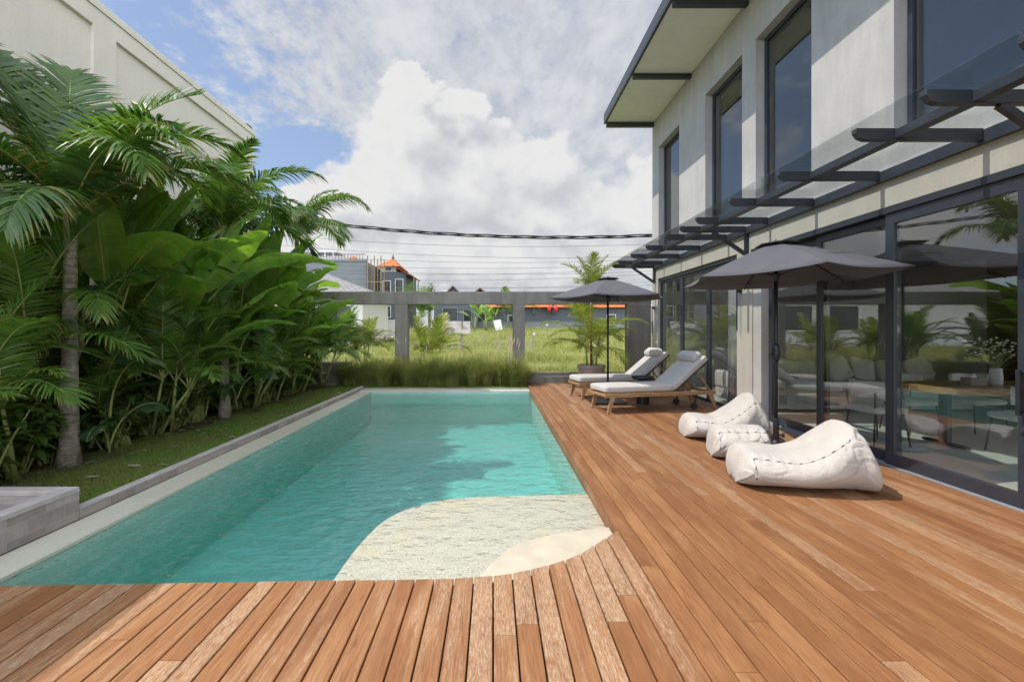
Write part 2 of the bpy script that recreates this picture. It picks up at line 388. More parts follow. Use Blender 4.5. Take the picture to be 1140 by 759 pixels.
M['lamp'] = emis('lit_downlight', (1, .72, .4), 6)


# ------------------------------------------------------------------ mesh builder
class MB:
    def __init__(s): s.v = []; s.f = []; s.mi = []; s.rnd = []; s.cur = 0; s.r = 0.
    def face(s, idx): s.f.append(idx); s.mi.append(s.cur); s.rnd.append(s.r)
    def add(s, verts, faces):
        o = len(s.v); s.v.extend(verts)
        for f in faces: s.face([i + o for i in f])
    def box(s, a, b):
        x0, y0, z0 = a; x1, y1, z1 = b
        s.add([(x0, y0, z0), (x1, y0, z0), (x1, y1, z0), (x0, y1, z0), (x0, y0, z1), (x1, y0, z1), (x1, y1, z1), (x0, y1, z1)],
              [(0, 3, 2, 1), (4, 5, 6, 7), (0, 1, 5, 4), (1, 2, 6, 5), (2, 3, 7, 6), (3, 0, 4, 7)]); return s
    def obox(s, c, size, rot=(0, 0, 0)):
        m = Euler(rot).to_matrix(); c = Vector(c); h = [k / 2 for k in size]
        P = [c + m @ Vector((sx * h[0], sy * h[1], sz * h[2])) for sz in (-1, 1) for sx, sy in ((-1, -1), (1, -1), (1, 1), (-1, 1))]
        s.add(P, [(0, 3, 2, 1), (4, 5, 6, 7), (0, 1, 5, 4), (1, 2, 6, 5), (2, 3, 7, 6), (3, 0, 4, 7)]); return s
    def bar(s, a, b, w, h):
        """box beam from a to b, w across (level), h in the upright sense"""
        a = Vector(a); b = Vector(b); t = (b - a).normalized()
        up = Vector((0, 0, 1)) if abs(t.z) < .95 else Vector((1, 0, 0))
        sd = t.cross(up).normalized(); n = sd.cross(t).normalized()
        P = [p + sd * (sx * w / 2) + n * (sz * h / 2) for p in (a, b) for sx, sz in ((-1, -1), (1, -1), (1, 1), (-1, 1))]
        s.add(P, [(0, 1, 2, 3), (7, 6, 5, 4), (0, 4, 5, 1), (1, 5, 6, 2), (2, 6, 7, 3), (3, 7, 4, 0)]); return s
    def tube(s, pts, rad, n=8, caps=True):
        pts = [Vector(p) for p in pts]; o = len(s.v); m = len(pts)
        if not hasattr(rad, '__len__'): rad = [rad] * m
        ref = None
        for i, p in enumerate(pts):
            t = (pts[min(i + 1, m - 1)] - pts[max(i - 1, 0)]).normalized()
            if ref is None: ref = Vector((1, 0, 0)) if abs(t.x) < .8 else Vector((0, 1, 0))
            a = (ref - t * ref.dot(t)).normalized(); b = t.cross(a); ref = a
            for k in range(n):
                an = 2 * math.pi * k / n; s.v.append(p + (a * math.cos(an) + b * math.sin(an)) * rad[i])
        for i in range(m - 1):
            for k in range(n):
                k2 = (k + 1) % n
                s.face([o + i * n + k, o + i * n + k2, o + (i + 1) * n + k2, o + (i + 1) * n + k])
        if caps: s.face([o + k for k in range(n)][::-1]); s.face([o + (m - 1) * n + k for k in range(n)])
        return s
    def lathe(s, prof, n=24, c=(0, 0, 0)):
        o = len(s.v); m = len(prof)
        for r, z in prof:
            for k in range(n):
                a = 2 * math.pi * k / n; s.v.append((c[0] + r * math.cos(a), c[1] + r * math.sin(a), c[2] + z))
        for i in range(m - 1):
            for k in range(n):
                k2 = (k + 1) % n; s.face([o + i * n + k, o + i * n + k2, o + (i + 1) * n + k2, o + (i + 1) * n + k])
        s.face([o + k for k in range(n)][::-1]); s.face([o + (m - 1) * n + k for k in range(n)])
        return s
    def prism(s, poly, z0, z1):
        n = len(poly); o = len(s.v)
        s.v.extend([(x, y, z0) for x, y in poly] + [(x, y, z1) for x, y in poly])
        s.face([o + i for i in range(n)][::-1]); s.face([o + n + i for i in range(n)])
        for i in range(n):
            j = (i + 1) % n; s.face([o + i, o + j, o + n + j, o + n + i])
        return s
    def holed(s, plane, p0, p1, ur, vr, holes):
        """slab with rectangular holes. plane 'x': u=y, v=z ; 'z': u=x, v=y. p0 / p1 are the two faces"""
        us = sorted({ur[0], ur[1]} | {h[k] for h in holes for k in (0, 1)}); vs = sorted({vr[0], vr[1]} | {h[k] for h in holes for k in (2, 3)})
        def P(u, v, p): return (p, u, v) if plane == 'x' else ((u, v, p) if plane == 'z' else (u, p, v))
        idx = {}
        def V(u, v, p):
            k = (u, v, p)
            if k not in idx: idx[k] = len(s.v); s.v.append(P(u, v, p))
            return idx[k]
        def solid(i, j):
            if i < 0 or j < 0 or i >= len(us) - 1 or j >= len(vs) - 1: return False
            cu = (us[i] + us[i + 1]) / 2; cv = (vs[j] + vs[j + 1]) / 2
            return not any(h[0] < cu < h[1] and h[2] < cv < h[3] for h in holes)
        for i in range(len(us) - 1):
            for j in range(len(vs) - 1):
                if not solid(i, j): continue
                a, b, c, d = us[i], us[i + 1], vs[j], vs[j + 1]
                s.face([V(a, c, p0), V(b, c, p0), V(b, d, p0), V(a, d, p0)]); s.face([V(a, c, p1), V(a, d, p1), V(b, d, p1), V(b, c, p1)])
                if not solid(i - 1, j): s.face([V(a, c, p0), V(a, d, p0), V(a, d, p1), V(a, c, p1)])
                if not solid(i + 1, j): s.face([V(b, c, p0), V(b, c, p1), V(b, d, p1), V(b, d, p0)])
                if not solid(i, j - 1): s.face([V(a, c, p0), V(a, c, p1), V(b, c, p1), V(b, c, p0)])
                if not solid(i, j + 1): s.face([V(a, d, p0), V(b, d, p0), V(b, d, p1), V(a, d, p1)])
        return s
    def mesh(s, name, mats, smooth=False):
        me = bpy.data.meshes.new(name); me.from_pydata([tuple(p) for p in s.v], [], s.f)
        for m in (mats if isinstance(mats, (list, tuple)) else [mats]): me.materials.append(m)
        me.polygons.foreach_set('material_index', s.mi)
        if any(s.rnd):
            at = me.attributes.new('rnd', 'FLOAT', 'FACE'); at.data.foreach_set('value', s.rnd)
        me.polygons.foreach_set('use_smooth', [smooth] * len(s.f))
        me.update(); return me
    def build(s, name, mats, parent=None, smooth=False, bevel=0, seg=2, fix=True):
        me = s.mesh(name, mats, smooth)
        if fix:
            import bmesh
            bm = bmesh.new(); bm.from_mesh(me); bmesh.ops.recalc_face_normals(bm, faces=bm.faces); bm.to_mesh(me); bm.free()
        return link(name, me, parent, bevel, seg)

def link(name, me, parent=None, bevel=0, seg=2):
    o = bpy.data.objects.new(name, me); COL.objects.link(o)
    if parent: o.parent = parent
    if bevel:
        b = o.modifiers.new('bevel', 'BEVEL'); b.width = bevel; b.segments = seg; b.limit_method = 'ANGLE'; b.angle_limit = R(40); b.harden_normals = False
    return o

def tag(o, label, cat, group=None, kind=None):
    o['label'] = label; o['category'] = cat
    if group: o['group'] = group
    if kind: o['kind'] = kind
    return o

def struct(o): o['kind'] = 'structure'; return o

def thing(name, label, cat, loc=(0, 0, 0), rz=0, group=None):
    o = bpy.data.objects.new(name, None); COL.objects.link(o); o.location = loc; o.rotation_euler = (0, 0, rz)
    o.empty_display_size = .2
    return tag(o, label, cat, group)

def copy_tree(o, parent=None):
    c = o.copy(); COL.objects.link(c); c.parent = parent
    for ch in list(o.children): copy_tree(ch, c)
    return c

def place(o, loc, rz=None, sc=None, label=None, group=None):
    o.location = loc
    if rz is not None: o.rotation_euler = (0, 0, rz)
    if sc is not None: o.scale = (sc, sc, sc)
    if label: o['label'] = label
    if group: o['group'] = group
    return o

def interp(pts, x):
    if x <= pts[0][0]: return pts[0][1]
    for (a, b), (c, d) in zip(pts, pts[1:]):
        if x <= c: return b + (d - b) * (x - a) / (c - a)
    return pts[-1][1]

def smooth_pts(pts, n=6):
    out = []
    for i in range(len(pts) - 1):
        p0 = pts[max(i - 1, 0)]; p1 = pts[i]; p2 = pts[i + 1]; p3 = pts[min(i + 2, len(pts) - 1)]
        for k in range(n):
            t = k / n
            out.append(tuple(.5 * ((2 * b) + (-a + c) * t + (2 * a - 5 * b + 4 * c - d) * t * t + (-a + 3 * b - 3 * c + d) * t ** 3) for a, b, c, d in zip(p0, p1, p2, p3)))
    out.append(tuple(pts[-1])); return out


# ------------------------------------------------------------------ ground, deck, pool
def gz(y):                                    # the field climbs gently away from the plot
    return -.12 if y < 13.9 else -.12 + (min(y, 62) - 13.9) * 2.05 / 48.1

def build_ground():
    m = MB()
    xs = [-900, -60, -3.5, 1.0, 60, 900]; ys = [-300, 2.62, 12.38, 13.9, 20, 30, 40, 62, 1500]
    V = {}
    for i, x in enumerate(xs):
        for j, y in enumerate(ys):
            V[i, j] = len(m.v); m.v.append((x, y, gz(y)))
    for i in range(len(xs) - 1):
        for j in range(len(ys) - 1):
            if i == 2 and j == 1: continue    # the pool
            m.face([V[i, j], V[i + 1, j], V[i + 1, j + 1], V[i, j + 1]])
    struct(m.build('ground', M['field_soil'], fix=False))
build_ground()

EDGE = [(-7, 2.72), (-2.9, 2.75), (-.9, 2.81), (-.27, 2.826), (.06, 2.87), (.29, 2.955), (.54, 3.095), (.69, 3.25), (.94, 3.51)]
def build_deck():
    rr = random.Random(4); m = MB(); p = .1175
    i0 = int((-7 - .94) / p) - 1
    for i in range(i0, 32):
        x0 = .94 + i * p; x1 = x0 + p; gap = .0085 if x1 < .95 else .0068
        if x0 > 4.40: break
        xa, xb = x0 + gap / 2, min(x1 - gap / 2, 4.41)
        if x1 < .95: ya_end, yb_end = interp(EDGE, xa), interp(EDGE, xb)
        else: ya_end = yb_end = 13.38
        y = -3.4 + rr.uniform(0, 1.8); cuts = [-3.4]
        while y < min(ya_end, yb_end) - .35: cuts.append(y); y += rr.choice([3.0, 3.8, 4.6, 5.4])
        cuts.append(None)
        for a, b in zip(cuts, cuts[1:]):
            m.r = rr.random() * .98 + .01; m.cur = 2 if x1 < .95 else 0
            dz = rr.uniform(-.0012, .0012); ea = a + .0015; top = dz
            ba, bb = (b - .0015, b - .0015) if b is not None else (ya_end, yb_end)
            e = .003
            o = len(m.v)
            # bottom ring, shoulder ring, inset top ring: eased plank edges
            m.v.extend([(xa, ea, -.03), (xb, ea, -.03), (xb, bb, -.03), (xa, ba, -.03),
                        (xa, ea, top - e), (xb, ea, top - e), (xb, bb, top - e), (xa, ba, top - e),
                        (xa + e, ea + e * .4, top), (xb - e, ea + e * .4, top), (xb - e, bb - e * .4, top), (xa + e, ba - e * .4, top)])
            for q in ((0, 1, 5, 4), (1, 2, 6, 5), (2, 3, 7, 6), (3, 0, 4, 7), (4, 5, 9, 8), (5, 6, 10, 9), (6, 7, 11, 10), (7, 4, 8, 11), (8, 9, 10, 11)):
                m.face([k + o for k in q])
    # edging board down to the water, and the dark bearers below
    m.cur = 0; m.r = .35; m.box((.945, 3.52, -.15), (.975, 12.02, -.034))
    m.cur = 1; m.r = 0
    m.box((.98, 3.4, -.11), (4.40, 13.36, -.036)); m.box((-7, -3.4, -.11), (.98, 2.70, -.037)); m.box((.98, -3.4, -.11), (4.40, 3.4, -.036))
    for a, b in zip(EDGE[1:], EDGE[2:]):
        pass
    struct(m.build('deck', [M['deck'], M['deck_under'], M['deck_worn']]))
    f = MB()
    pts = [(x, y - .012) for x, y in EDGE]
    for (xa, ya), (xb, yb) in zip(pts, pts[1:]):
        f.add([(xa, ya, -.15), (xb, yb, -.15), (xb, yb, -.033), (xa, ya, -.033), (xa, ya - .03, -.15), (xb, yb - .03, -.15), (xb, yb - .03, -.033), (xa, ya - .03, -.033)],
              [(0, 1, 2, 3), (4, 7, 6, 5), (3, 2, 6, 7), (0, 4, 5, 1)])
    struct(f.build('deck_edging', M['deck_under']))
build_deck()

def build_pool():
    z0 = -.88
    f = MB(); f.box((-3.4, 2.6, z0 - .1), (1.2, 12.2, z0)); struct(f.build('pool_floor', M['tile_floor']))
    w = MB(); w.box((-3.43, 2.62, z0 + .001), (-3.13, 11.998, -.105)); w.box((.985, 2.62, z0 + .001), (1.2, 11.998, -.113)); struct(w.build('pool_wall', M['tile_x']))
    e = MB(); e.box((-3.43, 12.0, z0 + .001), (1.2, 12.3, -.085)); e.box((-3.12, 2.5, z0 + .001), (.98, 2.62, -.155)); struct(e.build('pool_end_wall', M['tile_y']))
    l = MB(); l.box((-3.44, 2.7, -.104), (-3.128, 12.0, -.07)); l.box((-3.44, 12.003, -.084), (.944, 12.36, -.045)); struct(l.build('pool_ledge', M['ledge'], bevel=.006))
    # shallow pebble shelf and the dry cream stone beside the deck
    c = smooth_pts([(-1.08, 2.66), (-1.07, 3.04), (-1.04, 3.63), (-.94, 4.11), (-.68, 4.45), (-.26, 4.63), (.46, 4.70), (.98, 4.74)])
    pb = MB(); pb.prism(c + [(.98, 2.66)], z0 + .002, -.145); struct(pb.build('pebble_shelf', M['pebble'], bevel=.03, seg=3))
    c = smooth_pts([(-.24, 2.66), (-.093, 3.017), (.01, 3.24), (.153, 3.46), (.375, 3.61), (.628, 3.71), (.942, 3.79)])
    be = MB(); be.prism(c + [(.942, 2.66)], -.142, -.088); struct(be.build('beach_stone', M['beach'], bevel=.012, seg=3))
    wt = MB(); wt.cur = 0
    x0, x1, y0, y1, zt, zb = -3.136, .992, 2.612, 12.01, -.1035, z0 - .05
    wt.add([(x0, y0, zt), (x1, y0, zt), (x1, y1, zt), (x0, y1, zt)], [(0, 1, 2, 3)])
    wt.cur = 1
    wt.add([(x0, y0, zb), (x1, y0, zb), (x1, y1, zb), (x0, y1, zb), (x0, y0, zt), (x1, y0, zt), (x1, y1, zt), (x0, y1, zt)],
           [(0, 3, 2, 1), (0, 1, 5, 4), (1, 2, 6, 5), (2, 3, 7, 6), (3, 0, 4, 7)])
    o = wt.build('pool_water', [M['water'], M['water_side']], fix=False); struct(o)
    # grey stone kerb holding back the lawn, and the raised basin near the camera
    k = MB(); k.box((-3.53, 3.89, -.068), (-3.44, 12.45, .012)); k.box((-3.53, 12.363, -.068), (.935, 12.45, -.02))
    k.cur = 1; k.box((-3.535, 3.888, .012), (-3.436, 12.453, .022))
    struct(k.build('kerb', [M['kerb'], M['kerb_top']], bevel=.004))
    b = thing('stone_basin', 'raised grey stone block basin with sunken top at the near left pool corner', 'basin', (-3.44, 2.74, 0))
    s = MB(); s.box((-2.4, .0, -.067), (0, 1.145, .165)); s.build('block_base', M['kerb'], b, bevel=.004)
    s = MB(); s.holed('z', .166, .178, (-2.4, .004), (-.004, 1.149), [(-2.29, -.11, .1, 1.03)]); s.build('rim', M['kerb_top'], b, bevel=.003)
    s = MB(); s.holed('z', .178, .205, (-2.4, -.0), (0, 1.145), [(-2.29, -.11, .1, 1.03)]); s.build('coping', M['kerb_top'], b, bevel=.004)
build_pool()

def blades(name, mat, pts, h, w, lean, rr, seg=2, hvar=.4):
    """one mesh of many grass blades"""
    m = MB()
    for (x, y, z, k) in pts:
        a = rr.uniform(0, 6.283); hh = h * k * rr.uniform(1 - hvar, 1 + hvar); ln = lean * rr.uniform(.2, 1.3) * hh
        dx, dy = math.cos(a), math.sin(a); b = a + rr.uniform(.9, 2.2); wx, wy = math.cos(b) * w * k / 2, math.sin(b) * w * k / 2
        o = len(m.v)
        for i in range(seg):
            t = i / seg; q = 1 - t * .5
            cx = x + dx * ln * t * t; cy = y + dy * ln * t * t; cz = z + hh * (t - .25 * lean * t * t)
            m.v.append((cx - wx * q, cy - wy * q, cz)); m.v.append((cx + wx * q, cy + wy * q, cz))
        m.v.append((x + dx * ln, y + dy * ln, z + hh * (1 - .3 * lean)))
        for i in range(seg - 1): m.face([o + 2 * i, o + 2 * i + 1, o + 2 * i + 3, o + 2 * i + 2])
        m.face([o + 2 * seg - 2, o + 2 * seg - 1, o + 2 * seg])
    return link(name, m.mesh(name, mat))

def build_lawn():
    rr = random.Random(11)
    s = MB(); nx, ny = 10, 40
    for i in range(nx + 1):
        for j in range(ny + 1):
            x = -6.6 + 3.07 * i / nx; y = 3.86 + 9.1 * j / ny
            s.v.append((x, y, -.005 + .012 * noise.noise(Vector((x * 2, y * 2, 0)))))
    for i in range(nx):
        for j in range(ny):
            a = i * (ny + 1) + j; s.face([a, a + ny + 1, a + ny + 2, a + 1])
    s.box((-3.53, 12.452, -.115), (.94, 13.6, -.03))
    struct(s.build('lawn_ground', M['lawn_soil'], fix=False, smooth=False))
    pts = []
    while len(pts) < 62000:
        x = rr.uniform(-4.95, -3.54); y = 3.9 + 8.9 * rr.random() ** 1.5
        bare = noise.noise(Vector((x * 1.6, y * 1.1, 3))) + (.55 * min(1, max(0, (-4.2 - x) / .5)))
        if rr.random() < max(0, bare - .15) * 1.5: continue
        pts.append((x, y, -.01, 1 if bare < .3 else .7))
    for _ in range(9000): pts.append((rr.uniform(-3.5, .9), rr.uniform(12.46, 12.75), -.04, 1.2))
    tag(blades('lawn_grass', M['lawn'], pts, .038, .006, .9, rr), 'short patchy green lawn grass beside the pool kerb', 'grass', kind='stuff')
    tuft = MB()
    for c in range(105):
        cx = rr.uniform(-4.25, .8); cy = rr.uniform(12.85, 13.6); hh = rr.uniform(.5, .95) * (1.1 if cx > -2 else 1); rad = rr.uniform(.4, .75)
        for _ in range(210):
            a = rr.uniform(0, 6.283); k = .12 + .88 * rr.random() ** .8; r0 = rr.uniform(0, .2); dx, dy = math.cos(a), math.sin(a)
            h = hh * rr.uniform(.6, 1.15) * (1 - .35 * k * k); out = rad * k; w = rr.uniform(.003, .0055); wx, wy = -dy * w, dx * w; o = len(tuft.v)
            for t, q in ((0, 1), (.4, 1), (.72, .8)):
                px = cx + dx * (r0 + out * t * t); py = cy + dy * (r0 + out * t * t); pz = -.04 + h * (1.45 * t - .45 * t * t)
                tuft.v.append((px - wx * q, py - wy * q, pz)); tuft.v.append((px + wx * q, py + wy * q, pz))
            tuft.v.append((cx + dx * (r0 + out * 1.25), cy + dy * (r0 + out * 1.25), -.04 + h * rr.uniform(.72, 1.0)))
            for f in ((0, 1, 3, 2), (2, 3, 5, 4), (4, 5, 6)): tuft.face([o + e for e in f])
    tag(link('fountain_grass', tuft.mesh('fountain_grass', M['fount'])), 'tall soft fountain grass border at the far end of the pool', 'ornamental grass', kind='stuff')
    leaf = MB()
    for _ in range(60):
        x = rr.uniform(-4.7, -3.6); y = rr.uniform(4, 12); a = rr.uniform(0, 6.28); l = rr.uniform(.03, .08); dx, dy = math.cos(a) * l, math.sin(a) * l
        leaf.add([(x - dx, y - dy, .025), (x + dy * .3, y - dx * .3, .03), (x + dx, y + dy, .026), (x - dy * .3, y + dx * .3, .034)], [(0, 1, 2, 3)])
    tag(link('fallen_leaves', leaf.mesh('fallen_leaves', M['oldwood'])), 'scattered dry fallen leaves on the lawn', 'leaves', kind='stuff')
    m = MB()
    for _ in range(46):
        x = rr.choice([rr.uniform(-1.2, .9), rr.uniform(.2, .9), rr.uniform(-4, .9)]); y = rr.uniform(12.8, 13.6); h = rr.uniform(.9, 1.25); dx = rr.uniform(-.18, .18)
        m.tube([(x, y, .3), (x + dx * .5, y, h * .8), (x + dx, y, h)], .003, 4)
        m.tube([(x + dx, y, h), (x + dx * 1.2, y, h + .08), (x + dx * 1.6, y, h + .2)], [.008, .014, .002], 5)
    tag(link('grass_plumes', m.mesh('grass_plumes', M['plume'])), 'pale feathery seed plumes rising from the fountain grass', 'grass plumes', kind='stuff')
    # rice field beyond the concrete frame
    pts = []
    for _ in range(42000):
        y = 1 / rr.uniform(1 / 58, 1 / 14.3); x = rr.uniform(-.95, .62) * y * .75
        k = min(2.6, .8 + y * .035) * (.75 + .6 * noise.noise(Vector((x * .5, y * .35, 0))))
        nn = noise.noise(Vector((x * .35, y * .55, 9)))
        if nn < -.2 and rr.random() < .8: continue
        pts.append((x, y, gz(y) - .02, max(.3, k)))
    tag(blades('rice_crop', M['rice'], pts, .30, .02, .9, rr, 2, .5), 'yellow green rice growing in the field beyond the concrete frame', 'rice', kind='stuff')
build_lawn()


# ------------------------------------------------------------------ neighbour's tall wall
def build_left_wall():
    t = thing('boundary_wall', 'tall pale rendered wall with recessed panels behind the palms', 'wall', (-6.75, 5, 0))
    m = MB(); m.box((-.25, -9, -.12), (.04, 8.0, 6.9)); m.build('wall_slab', M['wall_white'], t)
    m = MB(); m.holed('x', .042, .10, (-9, 8.0), (-.11, 6.9), [(-4.5, 2.77, .35, 6.6), (3.25, 7.6, .35, 6.6)]); m.build('raised_border', M['wall_white'], t, bevel=.006)
    m = MB(); m.box((-.27, -9, 6.902), (.125, 8.02, 7.04)); m.build('coping', M['wall_white'], t, bevel=.01)
    m = MB(); m.box((-.1, 7.72, 7.042), (.06, 7.98, 7.14)); m.build('gutter_outlet', M['black'], t, bevel=.01)
    m = MB(); m.tube([(-.05, 3.9, 7.04), (-.05, 3.9, 7.10), (-.05, 3.9, 7.16)], [.05, .07, .02], 8); m.build('clay_cap', M['roof_org'], t)
build_left_wall()


# ------------------------------------------------------------------ concrete frame at the end of the plot
def build_frame():
    t = thing('concrete_frame', 'grey concrete beam on square posts framing the view of the field', 'concrete frame', (0, 13.8, 0))
    m = MB(); m.box((-6.5, -.16, 2.27), (4.62, .16, 2.64)); m.build('beam', M['conc'], t, bevel=.008)
    for x0, x1 in ((-6.32, -5.95), (-2.87, -2.5), (.58, .93)):
        m = MB(); m.box((x0, -.155, -.1), (x1, .155, 2.268)); m.build('post', M['conc'], t, bevel=.008)
    m = MB(); m.box((3.93, -.2, -.1), (4.6, .158, 2.268)); m.build('pier', M['conc_dark'], t, bevel=.008)
    t = thing('low_wall', 'low grey concrete wall between the deck end and the field', 'low wall', (2.4, 13.55, 0))
    m = MB(); m.box((-1.46, -.16, -.1), (1.52, .08, .19)); m.build('wall', M['conc'], t, bevel=.01)
    m = MB(); m.box((-1.46, -.05, .192), (1.52, .085, .30)); m.build('upstand', M['conc'], t, bevel=.01)
    t = thing('garden_step', 'stepped grey concrete ledge half hidden by the planting left of the fountain grass', 'concrete step', (-5.2, 13.2, 0))
    m = MB(); m.box((-.9, .2, -.1), (1.0, .75, .58)); m.build('upper_ledge', M['conc'], t, bevel=.01)
    m = MB(); m.box((-.8, -.1, -.1), (1.1, .197, .3)); m.build('lower_step', M['conc_dark'], t, bevel=.01)
    m = MB(); m.box((-.6, -.45, -.1), (.9, -.103, .08)); m.build('bottom_step', M['conc'], t, bevel=.01)
build_frame()


# ------------------------------------------------------------------ the villa
HX = 4.4
FAR = 12.93; NEAR = -2.0
def framed_pane(parent, name, xc, y0, y1, z0, z1, fw, ft, glass, fm=None, bot=None, top=None, handle=False):
    """window or door leaf in plane x = xc"""
    bot = bot or fw; top = top or fw
    e = bpy.data.objects.new(name, None); COL.objects.link(e); e.parent = parent; e.location = (xc, y0, z0); e.empty_display_size = .2
    W = y1 - y0; H = z1 - z0
    f = MB(); f.holed('x', -ft / 2, ft / 2, (0, W), (0, H), [(fw, W - fw, bot, H - top)]); f.build('frame', fm or M['alu'], e, bevel=.005)
    g = MB(); g.box((-.005, fw - .012, bot - .012), (.005, W - fw + .012, H - top + .012)); g.build('pane', glass, e)
    return e

def build_house():
    h = thing('villa', 'two storey grey rendered villa with dark framed windows and flat overhanging roof', 'house', (0, 0, 0))
    wins = [(11.05, 12.43), (8.26, 9.69), (6.46, 7.83), (3.75, 5.13), (1.95, 3.32)]
    m = MB(); m.holed('x', HX, HX + .28, (NEAR, FAR), (3.18, 7.2), [(a, b, 3.55, 6.38) for a, b in wins]); m.build('upper_wall', M['house_wall'], h, bevel=.004)
    m = MB(); m.box((HX + .003, NEAR, 2.88), (HX + .28, FAR, 3.178)); m.build('concrete_band', M['band'], h)
    for i, (a, b) in enumerate(wins):
        framed_pane(h, 'window', HX + .17, a + .01, b - .01, 3.56, 6.37, .055, .06, M['win'])
    for a, b in ((FAR - .45, FAR), (7.94, 8.44), (NEAR, 2.4)):
        m = MB(); m.box((HX + .001, a, -.1), (HX + .28, b, 2.878)); m.build('column', M['column'], h, bevel=.006)
    # ends, floors and rooms
    m = MB(); m.box((HX + .281, FAR - .25, -.1), (10, FAR - .002, 7.19)); m.box((HX + .281, NEAR + .002, -.1), (10, NEAR + .2, 7.19)); m.build('end_wall', M['house_wall'], h)
    m = MB(); m.holed('x', 9.8, 9.99, (NEAR + .21, FAR - .26), (.01, 7.18), [(-1.5, 5.4, .06, 2.75)]); m.build('back_wall', M['in_wall'], h)  # opening out of view, added to let more skylight into the room
    m = MB(); m.box((9.72, 6.6, .012), (9.797, 9.2, 2.9)); m.build('timber_panel', M['in_wood'], h)
    m = MB(); m.box((HX - .012, NEAR + .2, -.105), (9.99, FAR - .26, -.012)); m.build('room_floor', M['floor_in'], h)
    m = MB(); m.box((HX + .283, NEAR + .21, 2.95), (9.79, FAR - .26, 3.3)); m.build('upper_floor', M['in_dark'], h)
    m = MB(); m.box((HX + .283, NEAR + .21, 6.55), (9.79, FAR - .26, 6.65)); m.build('upper_ceiling', M['ceil'], h)
    for y in (10.1, 5.8):
        m = MB(); m.box((HX + .6, y, 3.302), (9.79, y + .12, 6.548)); m.build('partition', M['in_wall'], h)
    m = MB(); m.box((3.11, NEAR - .4, 7.202), (10.4, FAR - .1, 7.225)); m.build('soffit', M['soffit'], h)
    m = MB(); m.box((3.05, NEAR - .46, 7.227), (10.46, FAR - .04, 7.46)); m.build('roof', M['steel'], h, bevel=.01)
    f = MB(); f.box((3.05, NEAR - .46, 7.19), (3.108, FAR - .04, 7.224)); f.box((3.11, FAR - .16, 7.08), (4.398, FAR - .05, 7.20)); f.build('fascia', M['steel'], h, bevel=.005)
    for y in (10.35, 8.03, 5.7, 3.37, 1.0):
        f = MB(); f.box((3.112, y, 7.10), (4.397, y + .1, 7.2)); f.build('soffit_bar', M['steel'], h, bevel=.005)
    # head track, sill track and door leaves
    m = MB(); m.box((HX - .02, 2.402, 2.80), (HX + .2, 7.938, 2.877)); m.box((HX + .03, 8.442, 2.80), (HX + .2, FAR - .452, 2.877)); m.build('head_track', M['alu'], h, bevel=.005)
    m = MB(); m.box((HX - .03, 2.402, -.01), (HX + .2, 7.938, .014)); m.box((HX + .03, 8.442, -.01), (HX + .2, FAR - .452, .014)); m.build('sill_track', M['far_grey2'], h, bevel=.003)
    d = framed_pane(h, 'sliding_door', HX + .03, 3.81, 5.25, .016, 2.798, .115, .05, M['door_glass'], bot=.125, top=.12)
    k = MB(); k.bar((-.07, .065, .78), (-.07, .065, 1.16), .03, .03); k.box((-.075, .05, .80), (-.024, .08, .83)); k.box((-.075, .05, 1.11), (-.024, .08, 1.14)); k.build('handle', M['black'], d, bevel=.004)
    k = MB(); k.tube([(-.025, .065, .66), (-.05, .065, .66)], .022, 12); k.build('lock', M['steel'], d)
    for a, b, off in ((5.17, 6.47, .10), (6.36, 7.70, .165), (2.42, 3.9, .10)):
        framed_pane(h, 'sliding_door', HX + off, a, b, .016, 2.798, .085, .05, M['door_glass'], bot=.11, top=.1)
    m = MB(); m.box((HX + .02, 7.702, .016), (HX + .2, 7.936, 2.798)); m.build('door_jamb', M['house_wall'], h)
    for a, b in ((11.08, FAR - .454), (9.71, 11.07), (8.446, 9.70)):
        framed_pane(h, 'fixed_window', HX + .09, a, b, .016, 2.798, .06, .06, M['door_glass'])
    # two slim lamps on the columns
    for y, z in ((8.3, 2.2), (FAR - .2, 2.12)):
        l = thing('wall_lamp', 'slim black wall lamp on the ' + ('column behind the near parasol' if y < 9 else 'far corner column by the concrete pier'), 'wall lamp', (HX, y, z), 0, 'wall lamps on the columns')
        k = MB(); k.box((-.05, -.05, -.03), (0, .05, .03)); k.build('bracket', M['black'], l, bevel=.004)
        k = MB(); k.tube([(-.07, 0, .035), (-.07, 0, -.7)], .012, 10); k.build('rod', M['black'], l)
    c = MB(); c.lathe([(.0, 0), (.05, 0), (.05, .02), (0, .02)], 16, (6.2, 7.35, 6.52)); tag(c.build('downlight', M['lamp']), 'small warm ceiling light seen through the tall upper window', 'ceiling light')
build_house()

